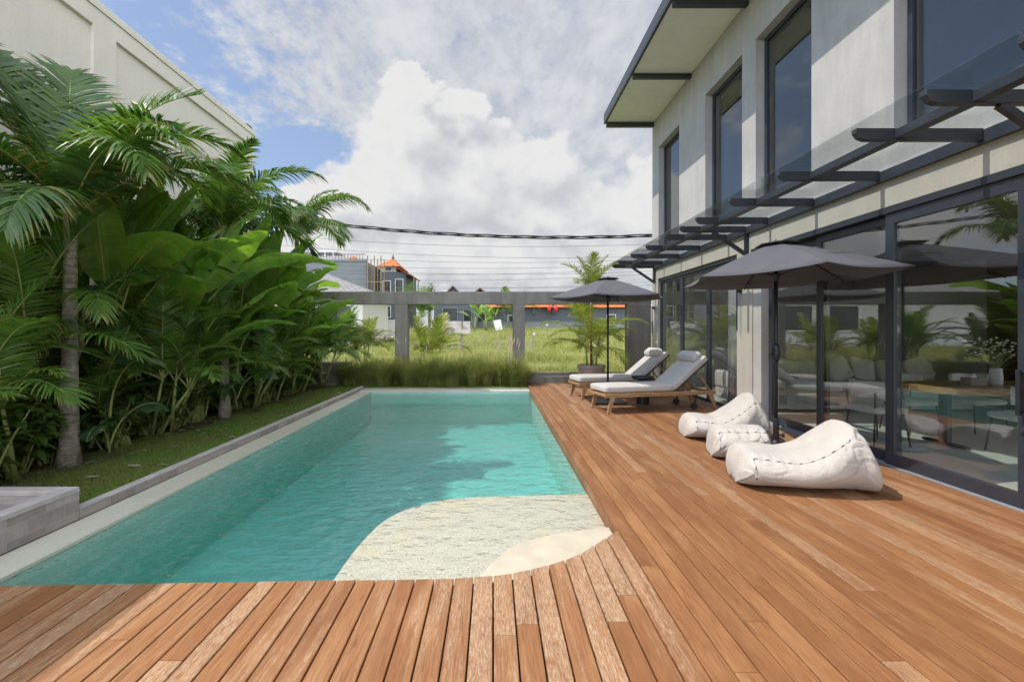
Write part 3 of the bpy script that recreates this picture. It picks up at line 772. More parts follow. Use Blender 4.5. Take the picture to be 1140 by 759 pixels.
def build_canopy():
    t = thing('glass_canopy', 'clear glass canopy on dark steel fins over the sliding doors', 'canopy', (HX, 0, 0))
    fins = [12.67, 12.03, 10.94, 9.85, 8.73, 8.06, 7.42, 6.36, 5.28, 4.17, 3.5, 2.84, 1.74, .65, -.4]
    br = (12.67, 8.06, 3.5)
    for y in fins:
        m = MB(); x0 = -1.18; h = .105; z = 3.19
        P = [(x0, z + h), (x0, z + h * .62), (x0 + .035, z + h * .2), (x0 + .09, z), (-.052, z), (-.052, z + h)]
        o = len(m.v); n = len(P); w = .03
        m.v.extend([(px, y - w, pz) for px, pz in P] + [(px, y + w, pz) for px, pz in P])
        m.face([o + i for i in range(n)]); m.face([o + n + i for i in range(n)][::-1])
        for i in range(n): j = (i + 1) % n; m.face([o + i, o + n + i, o + n + j, o + j])
        m.build('fin', M['steel'], t, bevel=.005)
        if y in br:
            b = MB(); b.box((-.06, y - .028, 2.78), (-.002, y + .028, 3.188)); b.bar((-.61, y, 3.195), (-.05, y, 2.82), .05, .06); b.build('bracket', M['steel'], t, bevel=.004)
    m = MB(); m.box((-.05, -.8, 3.165), (-.002, 12.72, 3.285)); m.build('wall_beam', M['steel'], t, bevel=.004)
    for a, b in zip(fins[1:], fins):
        m = MB(); m.box((-.84, a + .031, 3.20), (-.74, b - .031, 3.28)); m.build('purlin', M['steel'], t, bevel=.004)
    ys = [12.8, 10.94, 8.73, 6.36, 4.17, 2.84, .65, -.8]
    for a, b in zip(ys[1:], ys):
        m = MB(); m.box((-1.22, a + .004, 3.299), (-.003, b - .004, 3.312)); m.build('glass_panel', M['canopy_glass'], t)
build_canopy()


# ------------------------------------------------------------------ furniture on the deck
def cushion(parent, name, size, loc, rot=(0, 0, 0), mat=None, r=.035, puff=.012):
    """soft cushion: finely divided rounded box, slightly crowned"""
    m = MB(); n = 10; sx, sy, sz = (k / 2 for k in size)
    import bmesh
    bm = bmesh.new(); bmesh.ops.create_cube(bm, size=2)
    bmesh.ops.subdivide_edges(bm, edges=bm.edges[:], cuts=n, use_grid_fill=True)
    for v in bm.verts:
        p = v.co; q = Vector((p.x * sx, p.y * sy, p.z * sz))
        inner = Vector((max(-sx + r, min(sx - r, q.x)), max(-sy + r, min(sy - r, q.y)), max(-sz + r, min(sz - r, q.z))))
        # pull grid lines towards the edge so that the round survives
        for i, s_ in enumerate((sx, sy, sz)):
            u = p[i]; q[i] = (math.sin(u * math.pi / 2) * .55 + u * .45) * s_
        inner = Vector([max(-s_ + r, min(s_ - r, q[i])) for i, s_ in enumerate((sx, sy, sz))])
        dv = q - inner
        if dv.length > 1e-6: q = inner + dv.normalized() * min(r, dv.length if dv.length < r else r)
        cr = (1 - p.x ** 4) * (1 - p.y ** 4)
        q.z += math.copysign(puff * cr, p.z) if abs(p.z) > .99 else 0
        q += Vector((0, 0, .004 * noise.noise(q * 9 + Vector(loc) * 3)))
        v.co = q
    me = bpy.data.meshes.new(name); bm.to_mesh(me); bm.free(); me.materials.append(mat or M['cush'])
    me.polygons.foreach_set('use_smooth', [True] * len(me.polygons))
    o = bpy.data.objects.new(name, me); COL.objects.link(o); o.parent = parent; o.location = loc; o.rotation_euler = rot
    return o

def make_lounger(label):
    t = thing('sun_lounger', label, 'sun lounger', (0, 0, 0), 0, 'teak sun loungers by the far parasol')
    L, W, zr = 2.28, .70, .33
    f = MB()
    for s in (-1, 1): f.bar((0, s * (W / 2 - .02), zr), (L, s * (W / 2 - .02), zr), .035, .075)
    for x in (.02, .5, 1.0, 1.42, L - .02): f.bar((x, -W / 2 + .037, zr), (x, W / 2 - .037, zr), .05, .05)
    f.build('frame', M['teak'], t, bevel=.006)
    sl_ = MB()
    for i in range(14): sl_.box((.06 + i * .095, -W / 2 + .04, zr + .027), (.06 + i * .095 + .06, W / 2 - .04, zr + .042))
    sl_.build('slats', M['teak'], t)
    for x, dx in ((.16, -.10), (L - .12, .13)):
        for s in (-1, 1):
            m = MB(); y = s * (W / 2 - .02); a = Vector((x, y, zr - .0)); b = Vector((x + dx, y + s * .01, 0))
            P = []
            for p, w in ((a, .05), (b, .028)):
                for ux, uy in ((-1, -1), (1, -1), (1, 1), (-1, 1)): P.append((p.x + ux * w, p.y + uy * .022, p.z))
            m.add(P, [(0, 3, 2, 1), (4, 5, 6, 7), (0, 1, 5, 4), (1, 2, 6, 5), (2, 3, 7, 6), (3, 0, 4, 7)])
            m.build('leg', M['teak'], t, bevel=.006)
    for s in (-1, 1):
        m = MB(); y = s * (W / 2 - .07); m.tube([(L - .42, y - .02, .075), (L - .42, y + .02, .075)], .065, 18); m.bar((L - .42, y, .08), (L - .36, y, zr - .03), .02, .03)
        m.build('wheel', M['black'], t, bevel=.004)
    cushion(t, 'mattress', (1.42, .66, .115), (.72, 0, zr + .105))
    ang = R(38); bl = .92; hx, hz = 1.43, zr + .045
    def bk(d, o): return (hx + math.cos(ang) * d - math.sin(ang) * o, 0, hz + math.sin(ang) * d + math.cos(ang) * o)
    cushion(t, 'back_cushion', (bl, .66, .115), bk(bl / 2, .065), (0, -ang, 0))
    p = cushion(t, 'pillow', (.22, .56, .13), bk(bl - .13, .175), (0, -ang, 0), M['cush_side'], .06, .02)
    m = MB()
    for s in (-1, 1):
        a = Vector(bk(0, 0)); b = Vector(bk(bl + .02, 0)); a.y = b.y = s * (W / 2 - .05); m.bar(a, b, .03, .045)
    m.bar(Vector(bk(bl, 0)) + Vector((0, -.28, 0)), Vector(bk(bl, 0)) + Vector((0, .28, 0)), .03, .04)
    m.build('back_frame', M['steel'], t, bevel=.004)
    m = MB()
    for s in (-1, 1):
        a = Vector(bk(.60, -.02)); a.y = s * .26; m.bar(a, (1.43 + .80, s * .26, zr + .02), .025, .03)
    m.build('prop', M['teak'], t, bevel=.004)
    return t
lg = make_lounger('cream cushioned teak sun lounger nearer the camera, its whole side rail and wheel in view')
place(lg, (1.93, 8.70, 0), R(13))
l2 = copy_tree(lg); place(l2, (1.80, 10.45, 0), R(11), label='farther teak sun lounger, behind the parasol pole and partly hidden by the nearer one')

def make_parasol(label, loc, rx, ry, rot, rim, top, crank, base):
    t = thing('parasol', label, 'parasol', loc, 0, 'charcoal parasols on the deck')
    def hexv(k, s=1.0): a = rot + k * math.pi / 3; return (rx * s * math.cos(a), ry * s * math.sin(a))
    m = MB(); N = 9; K = 8
    def surf(k, a, s):
        # a across a panel 0..1, s from top 0 to rim 1; panels sag a little between the ribs
        x0, y0 = hexv(k, s); x1, y1 = hexv(k + 1, s); x = x0 + (x1 - x0) * a; y = y0 + (y1 - y0) * a
        sag = 4 * a * (1 - a) * s
        pull = 1 - .035 * sag
        z = top - (top - rim) * (s ** 1.12) - .05 * sag * s * 0.6
        return (x * pull, y * pull, z)
    for k in range(6):
        for i in range(N):
            for j in range(K):
                s0 = .07 + .93 * i / N; s1 = .07 + .93 * (i + 1) / N
                o = len(m.v); m.v.extend([surf(k, j / K, s0), surf(k, (j + 1) / K, s0), surf(k, (j + 1) / K, s1), surf(k, j / K, s1)]); m.face([o, o + 3, o + 2, o + 1])
    import bmesh
    me = m.mesh('canopy', M['parasol'], True); bm = bmesh.new(); bm.from_mesh(me); bmesh.ops.remove_doubles(bm, verts=bm.verts[:], dist=.0008)
    bmesh.ops.recalc_face_normals(bm, faces=bm.faces[:])
    for e in bm.edges:
        if len(e.link_faces) == 2 and e.calc_face_angle(0) > R(6): e.smooth = False
    bm.to_mesh(me); bm.free()
    cn = link('canopy', me, t); sd = cn.modifiers.new('thickness', 'SOLIDIFY'); sd.thickness = .004; sd.offset = 1
    v = MB(); n = 12
    for k in range(6):
        for i in range(2):
            s0, s1 = (.0, .11) if i == 0 else (.11, .2)
            f = lambda kk, s: (*hexv(kk, s), top + .035 - (s * .55) * (top - rim))
            o = len(v.v); v.v.extend([f(k, s0), f(k + 1, s0), f(k + 1, s1), f(k, s1)]); v.face([o, o + 3, o + 2, o + 1])
    vo = v.build('vent_cap', M['parasol'], t, fix=False); sd = vo.modifiers.new('thickness', 'SOLIDIFY'); sd.thickness = .006
    for k in range(6):
        r_ = MB(); pts = []
        for i in range(8):
            s = .02 + .97 * i / 7; x, y = hexv(k, s); pts.append((x, y, top - (top - rim) * (s ** 1.12) - .016))
        r_.tube(pts, .009, 6); s = .52; x, y = hexv(k, s); z = top - (top - rim) * (s ** 1.12) - .02
        r_.tube([(0.02 * math.cos(rot + k * math.pi / 3), .02 * math.sin(rot + k * math.pi / 3), top - .42), (x, y, z)], .007, 6)
        r_.build('rib', M['black'], t, smooth=True)
    p = MB(); p.tube([(0, 0, .05), (0, 0, top + .01)], .022, 16); p.build('pole', M['black'], t, smooth=True)
    hb = MB(); hb.lathe([(.022, -.07), (.036, -.06), (.036, .0), (.05, .01), (.05, .03), (.022, .035)], 18, (0, 0, top - .42)); hb.build('runner', M['black'], t, smooth=True)
    fn = MB(); fn.lathe([(.02, 0), (.022, .012), (.012, .022), (.004, .026)], 14, (0, 0, top + .02)); fn.build('finial', M['black'], t, smooth=True)
    if crank:
        c = MB(); c.lathe([(.023, -.13), (.038, -.09), (.05, -.02), (.05, .04), (.036, .1), (.023, .12)], 18, (0, 0, 1.22)); c.tube([(-.05, 0, 1.2), (-.085, -.01, 1.2), (-.085, -.01, 1.14)], .009, 6); c.build('crank_box', M['black'], t, smooth=True)
    b = MB()
    if base == 'plate': b.box((-.34, -.27, .0), (.34, .27, .055)); b.tube([(0, 0, .056), (0, 0, .34)], .033, 16)
    else: b.lathe([(.27, 0), (.28, .02), (.26, .05), (.06, .075), (.034, .1), (.034, .38)], 28)
    b.build('base', M['black'], t, bevel=.006)
    if crank:
        for z in (.17, .3):
            k = MB(); k.tube([(.03, -.015, z), (.06, -.03, z)], [.012, .012], 8); k.tube([(.06, -.03, z), (.085, -.042, z)], .028, 12); k.build('screw_knob', M['black'], t)
    return t
make_parasol('smaller charcoal parasol standing between the two sun loungers', (2.37, 9.65, 0), 1.22, 1.3, R(4), 2.17, 2.58, False, 'plate')
make_parasol('larger charcoal parasol with crank standing by the bean bags and sliding doors', (3.62, 5.98, 0), 1.08, 1.58, R(9), 2.16, 2.62, True, 'disc')

def bean(name, label, cat, loc, rz, prof, half, seams, seed, group='cream bean bags on the deck', ybias=0., rough_amp=.013):
    """bag lofted along x; prof = (x, height, half width)"""
    t = thing(name, label, cat, loc, rz, group)
    NS, NT_ = 96, 104
    xs = [p[0] for p in prof]; hp = [(p[0], p[1]) for p in prof]; wp = [(p[0], p[2]) for p in prof]
    sm_h = smooth_pts(hp, 8); sm_w = smooth_pts(wp, 8)
    x0, x1 = xs[0], xs[-1]
    fr_ = random.Random(seed); folds = []
    for _ in range(46):
        nearback = fr_.random() < .6
        fx = x0 + (x1 - x0) * (fr_.uniform(.62, 1.0) if nearback else fr_.uniform(.0, .6)); ft = fr_.uniform(0, 2 * math.pi); an = fr_.gauss(R(90), .55) if fr_.random() < .75 else fr_.uniform(0, 3.14)
        folds.append((fx, ft, math.cos(an), math.sin(an), fr_.uniform(.06, .16), fr_.uniform(.011, .024), fr_.uniform(.009, .021)))
    def surf(s, th, disp=True, out=0.):
        # s 0..1 along, th around: 0 = +y, 90 = up
        u = .5 - .5 * math.cos(math.pi * s); x = x0 + (x1 - x0) * u
        h = interp(sm_h, x); w = interp(sm_w, x)
        endf = min(1, min(u, 1 - u) / .13); rd = (1 - (1 - endf) ** 2.4) ** (1 / 2.4)
        c, sn = math.cos(th), math.sin(th); n = 2.45
        k = (abs(c) ** n + abs(sn) ** n) ** (-1 / n)
        hh = h * (.35 + .65 * rd); zc = hh * .5
        y = w * k * c * (.55 + .45 * rd); z = zc + hh * .5 * k * sn
        if sn < 0: y *= 1 - .10 * (-sn) ** 2
        # belly: the fill settles low
        y *= 1 + .10 * math.sin(max(0, min(1, 1 - z / max(hh, .01))) * math.pi)
        # seat trough across the top
        p = Vector((x, y, z))
        if disp:
            q = p * 2.6 + Vector((seed, seed * 2, 0)); d = noise.noise(q) * rough_amp * 1.6 + noise.noise(q * 2.6) * rough_amp * .55
            for fx, ft, ca, sa, fl, fw, fa in folds:
                ax = x - fx; at_ = ((th - ft + math.pi) % (2 * math.pi) - math.pi) * .38
                if abs(ax) > .45 or abs(at_) > .45: continue
                uu = ax * ca + at_ * sa; vv = -ax * sa + at_ * ca + .05 * math.sin(uu * 14 + fx * 40)
                g = math.exp(-(uu / fl) ** 2)
                d += fa * g * (math.exp(-((vv - fw) / fw) ** 2) * .8 - math.exp(-(vv / fw) ** 2))
            for th_s, sa, sb in seams:
                dth = ((th - th_s + math.pi) % (2 * math.pi) - math.pi)
                d += math.exp(-(dth / .32) ** 2) * (.006 * math.sin(x * 62 + 3 * noise.noise(Vector((x * 9, seed, dth * 2)))) - .006 * math.exp(-(dth / .05) ** 2))
            nrm = Vector((0, c, sn)); nrm.x = (u - .5) * 1.2
            if z < .05: d *= max(0, z / .05)
            p = p + nrm.normalized() * (d + out)
        p.z = max(.004, p.z)
        return p
    m = MB()
    for i in range(NS + 1):
        for j in range(NT_): m.v.append(surf(i / NS, 2 * math.pi * j / NT_))
    for i in range(NS):
        for j in range(NT_):
            k = (j + 1) % NT_; m.face([i * NT_ + j, i * NT_ + k, (i + 1) * NT_ + k, (i + 1) * NT_ + j])
    m.face([j for j in range(NT_)]); m.face([NS * NT_ + j for j in range(NT_)][::-1])
    m.build('bag', M['bag'], t, smooth=True)
    d = MB()
    def dash_line(pts):
        acc = 0; L = [0]
        for a, b in zip(pts, pts[1:]): acc += (b - a).length; L.append(acc)
        rad = [.0058 if (q % .098) < .032 else .0036 for q in L]
        f0 = len(d.f); d.tube(pts, rad, 6)
        for i in range(len(pts) - 1):
            if (L[i] % .098) < .032:
                for k in range(6): d.mi[f0 + i * 6 + k] = 1
    for th, s0, s1 in seams:
        dash_line([surf(s0 + (s1 - s0) * i / 240, th, True, .0035) for i in range(241)])
    for s_, t0, t1 in ((seams[0][1], seams[0][0], R(200)),):
        dash_line([surf(s_, t0 + (t1 - t0) * i / 50, True, .0035) for i in range(51)])
    d.build('lacing', [M['cush_side'], M['cord']], t, smooth=True)
    return t
PROF = [(0, .29, .31), (.07, .345, .365), (.25, .34, .395), (.48, .33, .405), (.66, .40, .41), (.82, .525, .395), (.93, .62, .355), (1.0, .615, .34), (1.08, .52, .35), (1.15, .39, .33), (1.19, .27, .28)]
bean('bean_bag', 'nearest cream bean bag lounger with dark lacing, its raised back toward the doors', 'bean bag', (2.42, 4.74, 0), R(-13), PROF, .4, ((R(140), .2, .86),), 1.3)
bean('bean_bag', 'farther cream bean bag lounger with raised back, behind the cube pouf', 'bean bag', (2.72, 6.72, 0), R(-9), [(x * .92, h * (1.0 if x > .6 else .9), w) for x, h, w in PROF], .4, ((R(140), .2, .86),), 7.7)
PF = [(0, .33, .26), (.1, .37, .29), (.33, .375, .31), (.52, .37, .29), (.62, .33, .26)]
bean('pouf', 'small cream cube pouf with dark lacing in front of the farther bean bag', 'pouf', (2.62, 5.66, 0), R(-14), PF, .3, ((R(132), .2, .8),), 4.1, group='cream bean bags on the deck')

def side_table():
    t = thing('side_table', 'small round black side table between the two loungers', 'side table', (3.08, 9.62, 0))
    m = MB(); m.lathe([(.10, .50), (.20, .505), (.225, .53), (.225, .56), (.215, .56), (.20, .535), (.02, .53)], 28); m.build('tray_top', M['black'], t, smooth=False)
    m = MB(); m.lathe([(.13, 0), (.13, .16), (.05, .2), (.04, .5)], 24); m.build('pedestal', M['black'], t, bevel=.006)
side_table()


# ------------------------------------------------------------------ rooms behind the glass
def make_chair(label):
    t = thing('dining_chair', label, 'chair', (0, 0, 0), 0, 'dining chairs at the slab table')
    cushion(t, 'seat', (.48, .48, .07), (0, 0, .46), mat=M['pillow'], r=.03)
    m = MB(); N = 14
    for i in range(N + 1):
        a = R(-75) + R(150) * i / N
        for z, r0 in ((.62, .245), (.62, .275), (.84, .285), (.84, .255)): m.v.append((-r0 * math.cos(a), r0 * math.sin(a), z))
    for i in range(N):
        for k in range(4):
            a = i * 4 + k; b = i * 4 + (k + 1) % 4; m.face([a, b, b + 4, a + 4])
    m.face([0, 1, 2, 3]); m.face([N * 4 + k for k in (3, 2, 1, 0)])
    m.build('backrest', M['pillow'], t, bevel=.01)
    for sx in (-1, 1):
        for sy in (-1, 1):
            g = MB(); g.tube([(sx * .25, sy * .24, 0), (sx * .2, sy * .2, .43), (sx * .22, sy * .225, .70) if sx < 0 else (sx * .19, sy * .19, .44)], .011, 8); g.build('leg', M['black'], t, smooth=True)
    return t

def build_rooms():
    t = thing('dining_table', 'thick natural wood slab dining table on a black base inside the glass doors', 'dining table', (6.72, 6.2, 0))
    rr = random.Random(3); poly = []
    for i in range(40):
        a = 2 * math.pi * i / 40; c, s = math.cos(a), math.sin(a); k = (abs(c) ** 6 + abs(s) ** 6) ** (-1 / 6)
        poly.append((1.1 * k * c + .02 * rr.uniform(-1, 1), .48 * k * s + .025 * rr.uniform(-1, 1)))
    m = MB(); m.prism(poly, .70, .785); m.build('table_top', M['slab'], t, bevel=.008)
    for x in (-.72, .7):
        m = MB(); m.box((x - .04, -.3, 0), (x + .04, .3, .03)); m.box((x - .035, -.06, .03), (x + .035, .06, .698)); m.build('leg', M['black'], t, bevel=.004)
    ch = make_chair('white cushioned dining chair at the near left corner of the slab table'); place(ch, (5.12, 6.25, 0), R(4), label='white cushioned dining chair at the end of the slab table, closest to the glass')
    for x, y, a, lb in ((6.42, 5.62, 88, 'white cushioned dining chair on the near side of the slab table below the vase'), (6.2, 6.95, -88, 'white cushioned dining chair on the far side of the slab table, nearer its left end'), (7.2, 6.98, -92, 'white cushioned dining chair on the far side of the slab table, farther from the glass')):
        c = copy_tree(ch); place(c, (x, y, 0), R(a), label=lb)
    v = thing('flower_vase', 'white ribbed vase of small white blossoms on the slab table', 'vase', (6.62, 6.15, .785))
    m = MB(); m.lathe([(.05, 0), (.065, .02), (.07, .1), (.06, .2), (.065, .22)], 20); m.build('vase', M['white'], v, smooth=True)
    st = MB(); fl = MB(); rr = random.Random(8)
    for _ in range(60):
        a = rr.uniform(0, 6.28); r = rr.uniform(.05, .3); z = rr.uniform(.34, .62); q = (r * math.cos(a), r * math.sin(a), z)
        st.tube([(0, 0, .15), (q[0] * .4, q[1] * .4, .15 + (z - .15) * .6), q], .002, 4)
        fl.lathe([(.001, -.01), (.018, 0), (.012, .012), (.001, .015)], 6, q)
    st.build('stems', M['stem'], v); fl.build('blossoms', M['petal'], v)
    b = MB(); b.box((-.11, -.07, 0), (.11, .07, .10)); bo = b.build('tissue_box', M['clay'], bevel=.006); bo.location = (6.28, 6.1, .787); tag(bo, 'small brown tissue box on the slab table beside the vase', 'tissue box')
    b = MB(); b.add([(-.04, 0, .1), (.04, 0, .1), (.03, .02, .15), (-.02, -.02, .16)], [(0, 1, 2, 3)]); tb = b.build('tissue', M['petal'], bo); tb.modifiers.new('t', 'SOLIDIFY').thickness = .004
    s = thing('sofa', 'long pale grey sectional sofa deep in the room behind the dining table', 'sofa', (5.3, 8.75, 0))
    cushion(s, 'base', (3.6, .95, .30), (1.8, .3, .20), mat=M['sofa'], r=.05)
    for i in range(3): cushion(s, 'seat_cushion', (1.12, .8, .16), (.62 + 1.17 * i, .26, .43), mat=M['sofa'], r=.06)
    for i in range(3): cushion(s, 'back_cushion', (1.1, .22, .42), (.62 + 1.17 * i, .66, .68), (R(-12), 0, 0), mat=M['sofa'], r=.08)
    cushion(s, 'arm', (.22, .95, .52), (.0, .3, .33), mat=M['sofa'], r=.06)
    for i, (x, a) in enumerate(((.4, 20), (1.5, -15), (2.0, 12), (3.1, -20))): cushion(s, 'throw_pillow', (.45, .14, .42), (x, .48, .74), (R(-20), R(a), 0), mat=M['pillow'], r=.06)
    a = thing('armchair', 'pale armchair behind the fixed windows next to the grey curtain', 'armchair', (5.25, 9.75, 0), R(180))
    cushion(a, 'base', (.85, .85, .30), (0, 0, .22), mat=M['pillow'], r=.05); cushion(a, 'seat_cushion', (.62, .7, .15), (0, -.05, .44), mat=M['pillow'], r=.05)
    cushion(a, 'back', (.85, .2, .55), (0, .38, .60), mat=M['pillow'], r=.07)
    for sx in (-1, 1): cushion(a, 'arm', (.14, .8, .35), (sx * .38, 0, .48), mat=M['pillow'], r=.05)
    # gathered curtain just inside the glass, beside the column
    c = MB(); n = 60
    for i in range(n + 1):
        y = .0 + .55 * i / n; x = .045 * math.sin(i * 1.05) + .012 * math.sin(i * 2.3)
        for z in (.02, 1.3, 2.72): c.v.append((x * (1.25 if z < 1 else .9), y, z))
    for i in range(n):
        for k in range(2): c.face([i * 3 + k, (i + 1) * 3 + k, (i + 1) * 3 + k + 1, i * 3 + k + 1])
    o = c.build('curtain', M['curtain'], smooth=True); o.location = (HX + .26, 8.64, 0); o.modifiers.new('t', 'SOLIDIFY').thickness = .004
    tag(o, 'gathered grey curtain hanging inside the glass beside the column', 'curtain')
build_rooms()


# ------------------------------------------------------------------ plants
def frond_mesh(L, elev, droop, n, ll, lw, hang, seed, mat, petiole=.16, vee=.25, a0=78, a1=24, name='frond', pr=.016):
    rr = random.Random(seed); m = MB(); S = 26; P = [Vector((0, 0, 0))]; Tn = []
    wob = rr.uniform(-.12, .12)
    for i in range(S):
        s = (i + .5) / S; e = elev - droop * s ** 1.45; d = Vector((math.cos(e), wob * s, math.sin(e))).normalized(); Tn.append(d); P.append(P[-1] + d * (L / S))
    Tn.append(Tn[-1])
    m.cur = 1; m.tube(P[::2], [pr * (1 - .85 * i / (len(P[::2]) - 1)) for i in range(len(P[::2]))], 5); m.cur = 0
    for i in range(n):
        s = petiole + (1 - petiole) * (i + .5) / n
        k = min(S - 1, int(s * S)); f = s * S - k; B = P[k].lerp(P[k + 1], f); T = Tn[k]
        up = Vector((-T.z, 0, T.x)).normalized()
        u = (s - petiole) / (1 - petiole)
        prof = max(.12, math.sin(math.pi * (.16 + .80 * u)) ** .7)
        for sd in (-1, 1):
            a = R(a0 + (a1 - a0) * u ** 1.2) + rr.uniform(-.09, .09)
            S_ = Vector((0, sd, 0)); D = (T * math.cos(a) + S_ * math.sin(a) + up * (vee + rr.uniform(-.12, .12))).normalized()
            l = ll * prof * rr.uniform(.88, 1.08); hg = hang * rr.uniform(.7, 1.4)
            wv = D.cross(up if abs(D.dot(up)) < .9 else T).normalized(); wv = (wv + up * rr.uniform(-.35, .35)).normalized()
            o = len(m.v); K = 4; m.r = rr.uniform(.02, .9) if rr.random() > .035 else 1.0; lr = m.r
            for j, wd in enumerate((.55, 1, .85, .5)):
                t = j / K; c = B + D * (l * t); c.z -= hg * l * t ** 2.1
                m.v.append(c - wv * (lw * wd / 2)); m.v.append(c + wv * (lw * wd / 2))
            c = B + D * l; c.z -= hg * l; m.v.append(c)
            for j in range(3): m.face([o + 2 * j, o + 2 * j + 1, o + 2 * j + 3, o + 2 * j + 2])
            m.r = 1.0 if rr.random() < .4 else lr; m.face([o + 6, o + 7, o + 8])
    me = m.mesh(name, [mat, M['stem']], False); return me

def paddle_mesh(pl, L, W, elev, droop, seed, mat, name='leaf', splits=0.0, fold=.32, tipn=.8):
    """petiole plus a big oval blade folded along its midrib"""
    rr = random.Random(seed); m = MB(); S = 22; P = [Vector((0, 0, 0))]; tot = pl + L; e = elev
    Ts = []
    for i in range(S):
        s = (i + .5) / S; e = elev - droop * s ** 1.7; Ts.append(Vector((math.cos(e), 0, math.sin(e)))); P.append(P[-1] + Ts[-1] * (tot / S))
    Ts.append(Ts[-1])
    m.cur = 1; m.tube(P, [.017 * (1 - .88 * i / S) for i in range(S + 1)], 6); m.cur = 0
    i0 = pl / tot; N = 34; roll = rr.uniform(-.35, .35)
    for sd in (-1, 1):
        prevrow = None
        for i in range(N + 1):
            u = i / N; s = i0 + (1 - i0) * u; k = min(S - 1, int(s * S)); f = s * S - k; C = P[k].lerp(P[k + 1], f); T = Ts[k]
            up = Vector((-T.z, 0, T.x)); w = W / 2 * max(.0, math.sin(math.pi * (.03 + .97 * u ** tipn))) ** .62 if 0 < u < 1 else 0.004
            row = []
            for j in range(5):
                q = j / 4; ww = w * q
                lift = fold * ww * (1 - .9 * q) + .028 * math.sin(u * 16 + j * .8 + sd + seed) * q * q * w / .2 * .7
                drop = -.20 * ww * q * q
                p = C + Vector((0, sd, 0)) * (ww * math.cos(roll * .3)) + up * (lift + drop + .0) + up * (sd * roll * ww)
                row.append(p)
            o = len(m.v); m.v.extend(row)
            if prevrow is not None and not (rr.random() < splits and .15 < u < .9):
                lr = rr.uniform(.2, .7)
                for j in range(4):
                    m.r = .75 if j == 0 else (.99 if j == 3 and rr.random() < .12 else lr); q = [prevrow + j, prevrow + j + 1, o + j + 1, o + j]; m.face(q if sd > 0 else q[::-1])
            prevrow = o
    me = m.mesh(name, [mat, M['stem']], True); return me

def heart_leaf(pl, L, W, elev, droop, seed, mat):
    return paddle_mesh(pl, L, W, elev, droop, seed, mat, 'leaf', 0, .25, .55)

def leaflet_cloud(name, mat, n, rad, h, ll, lw, seed, parent, z0=.0, flat=.5):
    rr = random.Random(seed); m = MB()
    stems = []
    m.r = .4
    for _ in range(max(5, n // 26)):
        a = rr.uniform(0, 6.28); r = rad * rr.random() ** .6; stems.append((Vector((r * .25 * math.cos(a), r * .25 * math.sin(a), 0)), Vector((r * math.cos(a), r * math.sin(a), h * rr.uniform(.55, 1.0)))))
    for i in range(n):
        b, tp = rr.choice(stems); t = rr.uniform(.22, 1.02); c = b.lerp(tp, t) + Vector((0, 0, z0)); c.z += .12 * h * math.sin(t * 3)
        a = rr.uniform(0, 6.28); e = rr.uniform(-.45, .75); D = Vector((math.cos(a) * math.cos(e), math.sin(a) * math.cos(e), math.sin(e)))
        S_ = D.cross(Vector((0, 0, 1))).normalized(); U = S_.cross(D).normalized(); S_ = (S_ + U * rr.uniform(-.4, .4)).normalized(); U = S_.cross(D).normalized()
        m.r = rr.uniform(.05, .9) if rr.random() > .03 else 1.0; l = ll * rr.uniform(.6, 1.25); w = lw * rr.uniform(.7, 1.2) / 2; o = len(m.v)
        sag = Vector((0, 0, -l * rr.uniform(.05, .35)))
        m.v.extend([c, c + D * l * .35 + S_ * w + U * w * .35 + sag * .12, c + D * l * .38 + sag * .12, c + D * l * .35 - S_ * w + U * w * .35 + sag * .12,
                    c + D * l * .72 + S_ * w * .75 + U * w * .25 + sag * .5, c + D * l * .74 + sag * .52, c + D * l * .72 - S_ * w * .75 + U * w * .25 + sag * .5, c + D * l + sag])
        for f in ((0, 1, 2), (0, 2, 3), (1, 4, 5, 2), (2, 5, 6, 3), (4, 7, 5), (5, 7, 6)): m.face([o + k for k in f])
    fo = link(name, m.mesh(name, mat, True), parent)
    st = MB()
    for b, tp in stems: st.tube([b, b.lerp(tp, .5) + Vector((0, 0, .06 * h)), tp], [.011, .008, .004], 5)
    link('stems', st.mesh('stems', M['stem']), parent)
    return fo

def put_frond(me, parent, base, az, sc=1.0, name='frond', tilt=0.):
    o = link(name, me, parent); o.location = base; o.rotation_euler = (tilt, 0, az); o.scale = (sc, sc, sc); return o

FR = {}
def palm_set(key, mat, L, ll, lw, n, specs, **kw):
    FR[key] = [frond_mesh(L * sc, R(e), R(d), n, ll, lw, hg, i * 7 + len(key), mat, **kw) for i, (e, d, hg, sc) in enumerate(specs)]
palm_set('hero', M['palm'], 2.3, .62, .04, 70, [(70, 42, .22, 1.0), (64, 62, .3, 1.0), (58, 120, .5, .98), (50, 95, .45, 1.05), (66, 105, .42, 1.0)], petiole=.1, vee=.34)
palm_set('tall', M['palm'], 2.25, .62, .04, 66, [(82, 70, .35, 1.0), (72, 100, .45, 1.05), (62, 110, .5, 1.05), (50, 110, .5, 1.05), (36, 100, .5, 1.0), (20, 85, .55, .95), (2, 60, .55, .85)], petiole=.10)
palm_set('areca', M['areca'], 1.7, .46, .030, 40, [(84, 40, .2, 1.0), (76, 60, .22, 1.05), (68, 75, .25, 1.0), (58, 85, .28, 1.0), (44, 80, .3, .95), (30, 75, .3, .85)], petiole=.22, vee=.3)
palm_set('gold', M['ypalm'], 1.6, .5, .032, 36, [(84, 40, .2, 1.0), (74, 70, .25, 1.05), (60, 85, .3, 1.0), (44, 85, .3, .95), (28, 80, .3, .85)], petiole=.2, vee=.3)
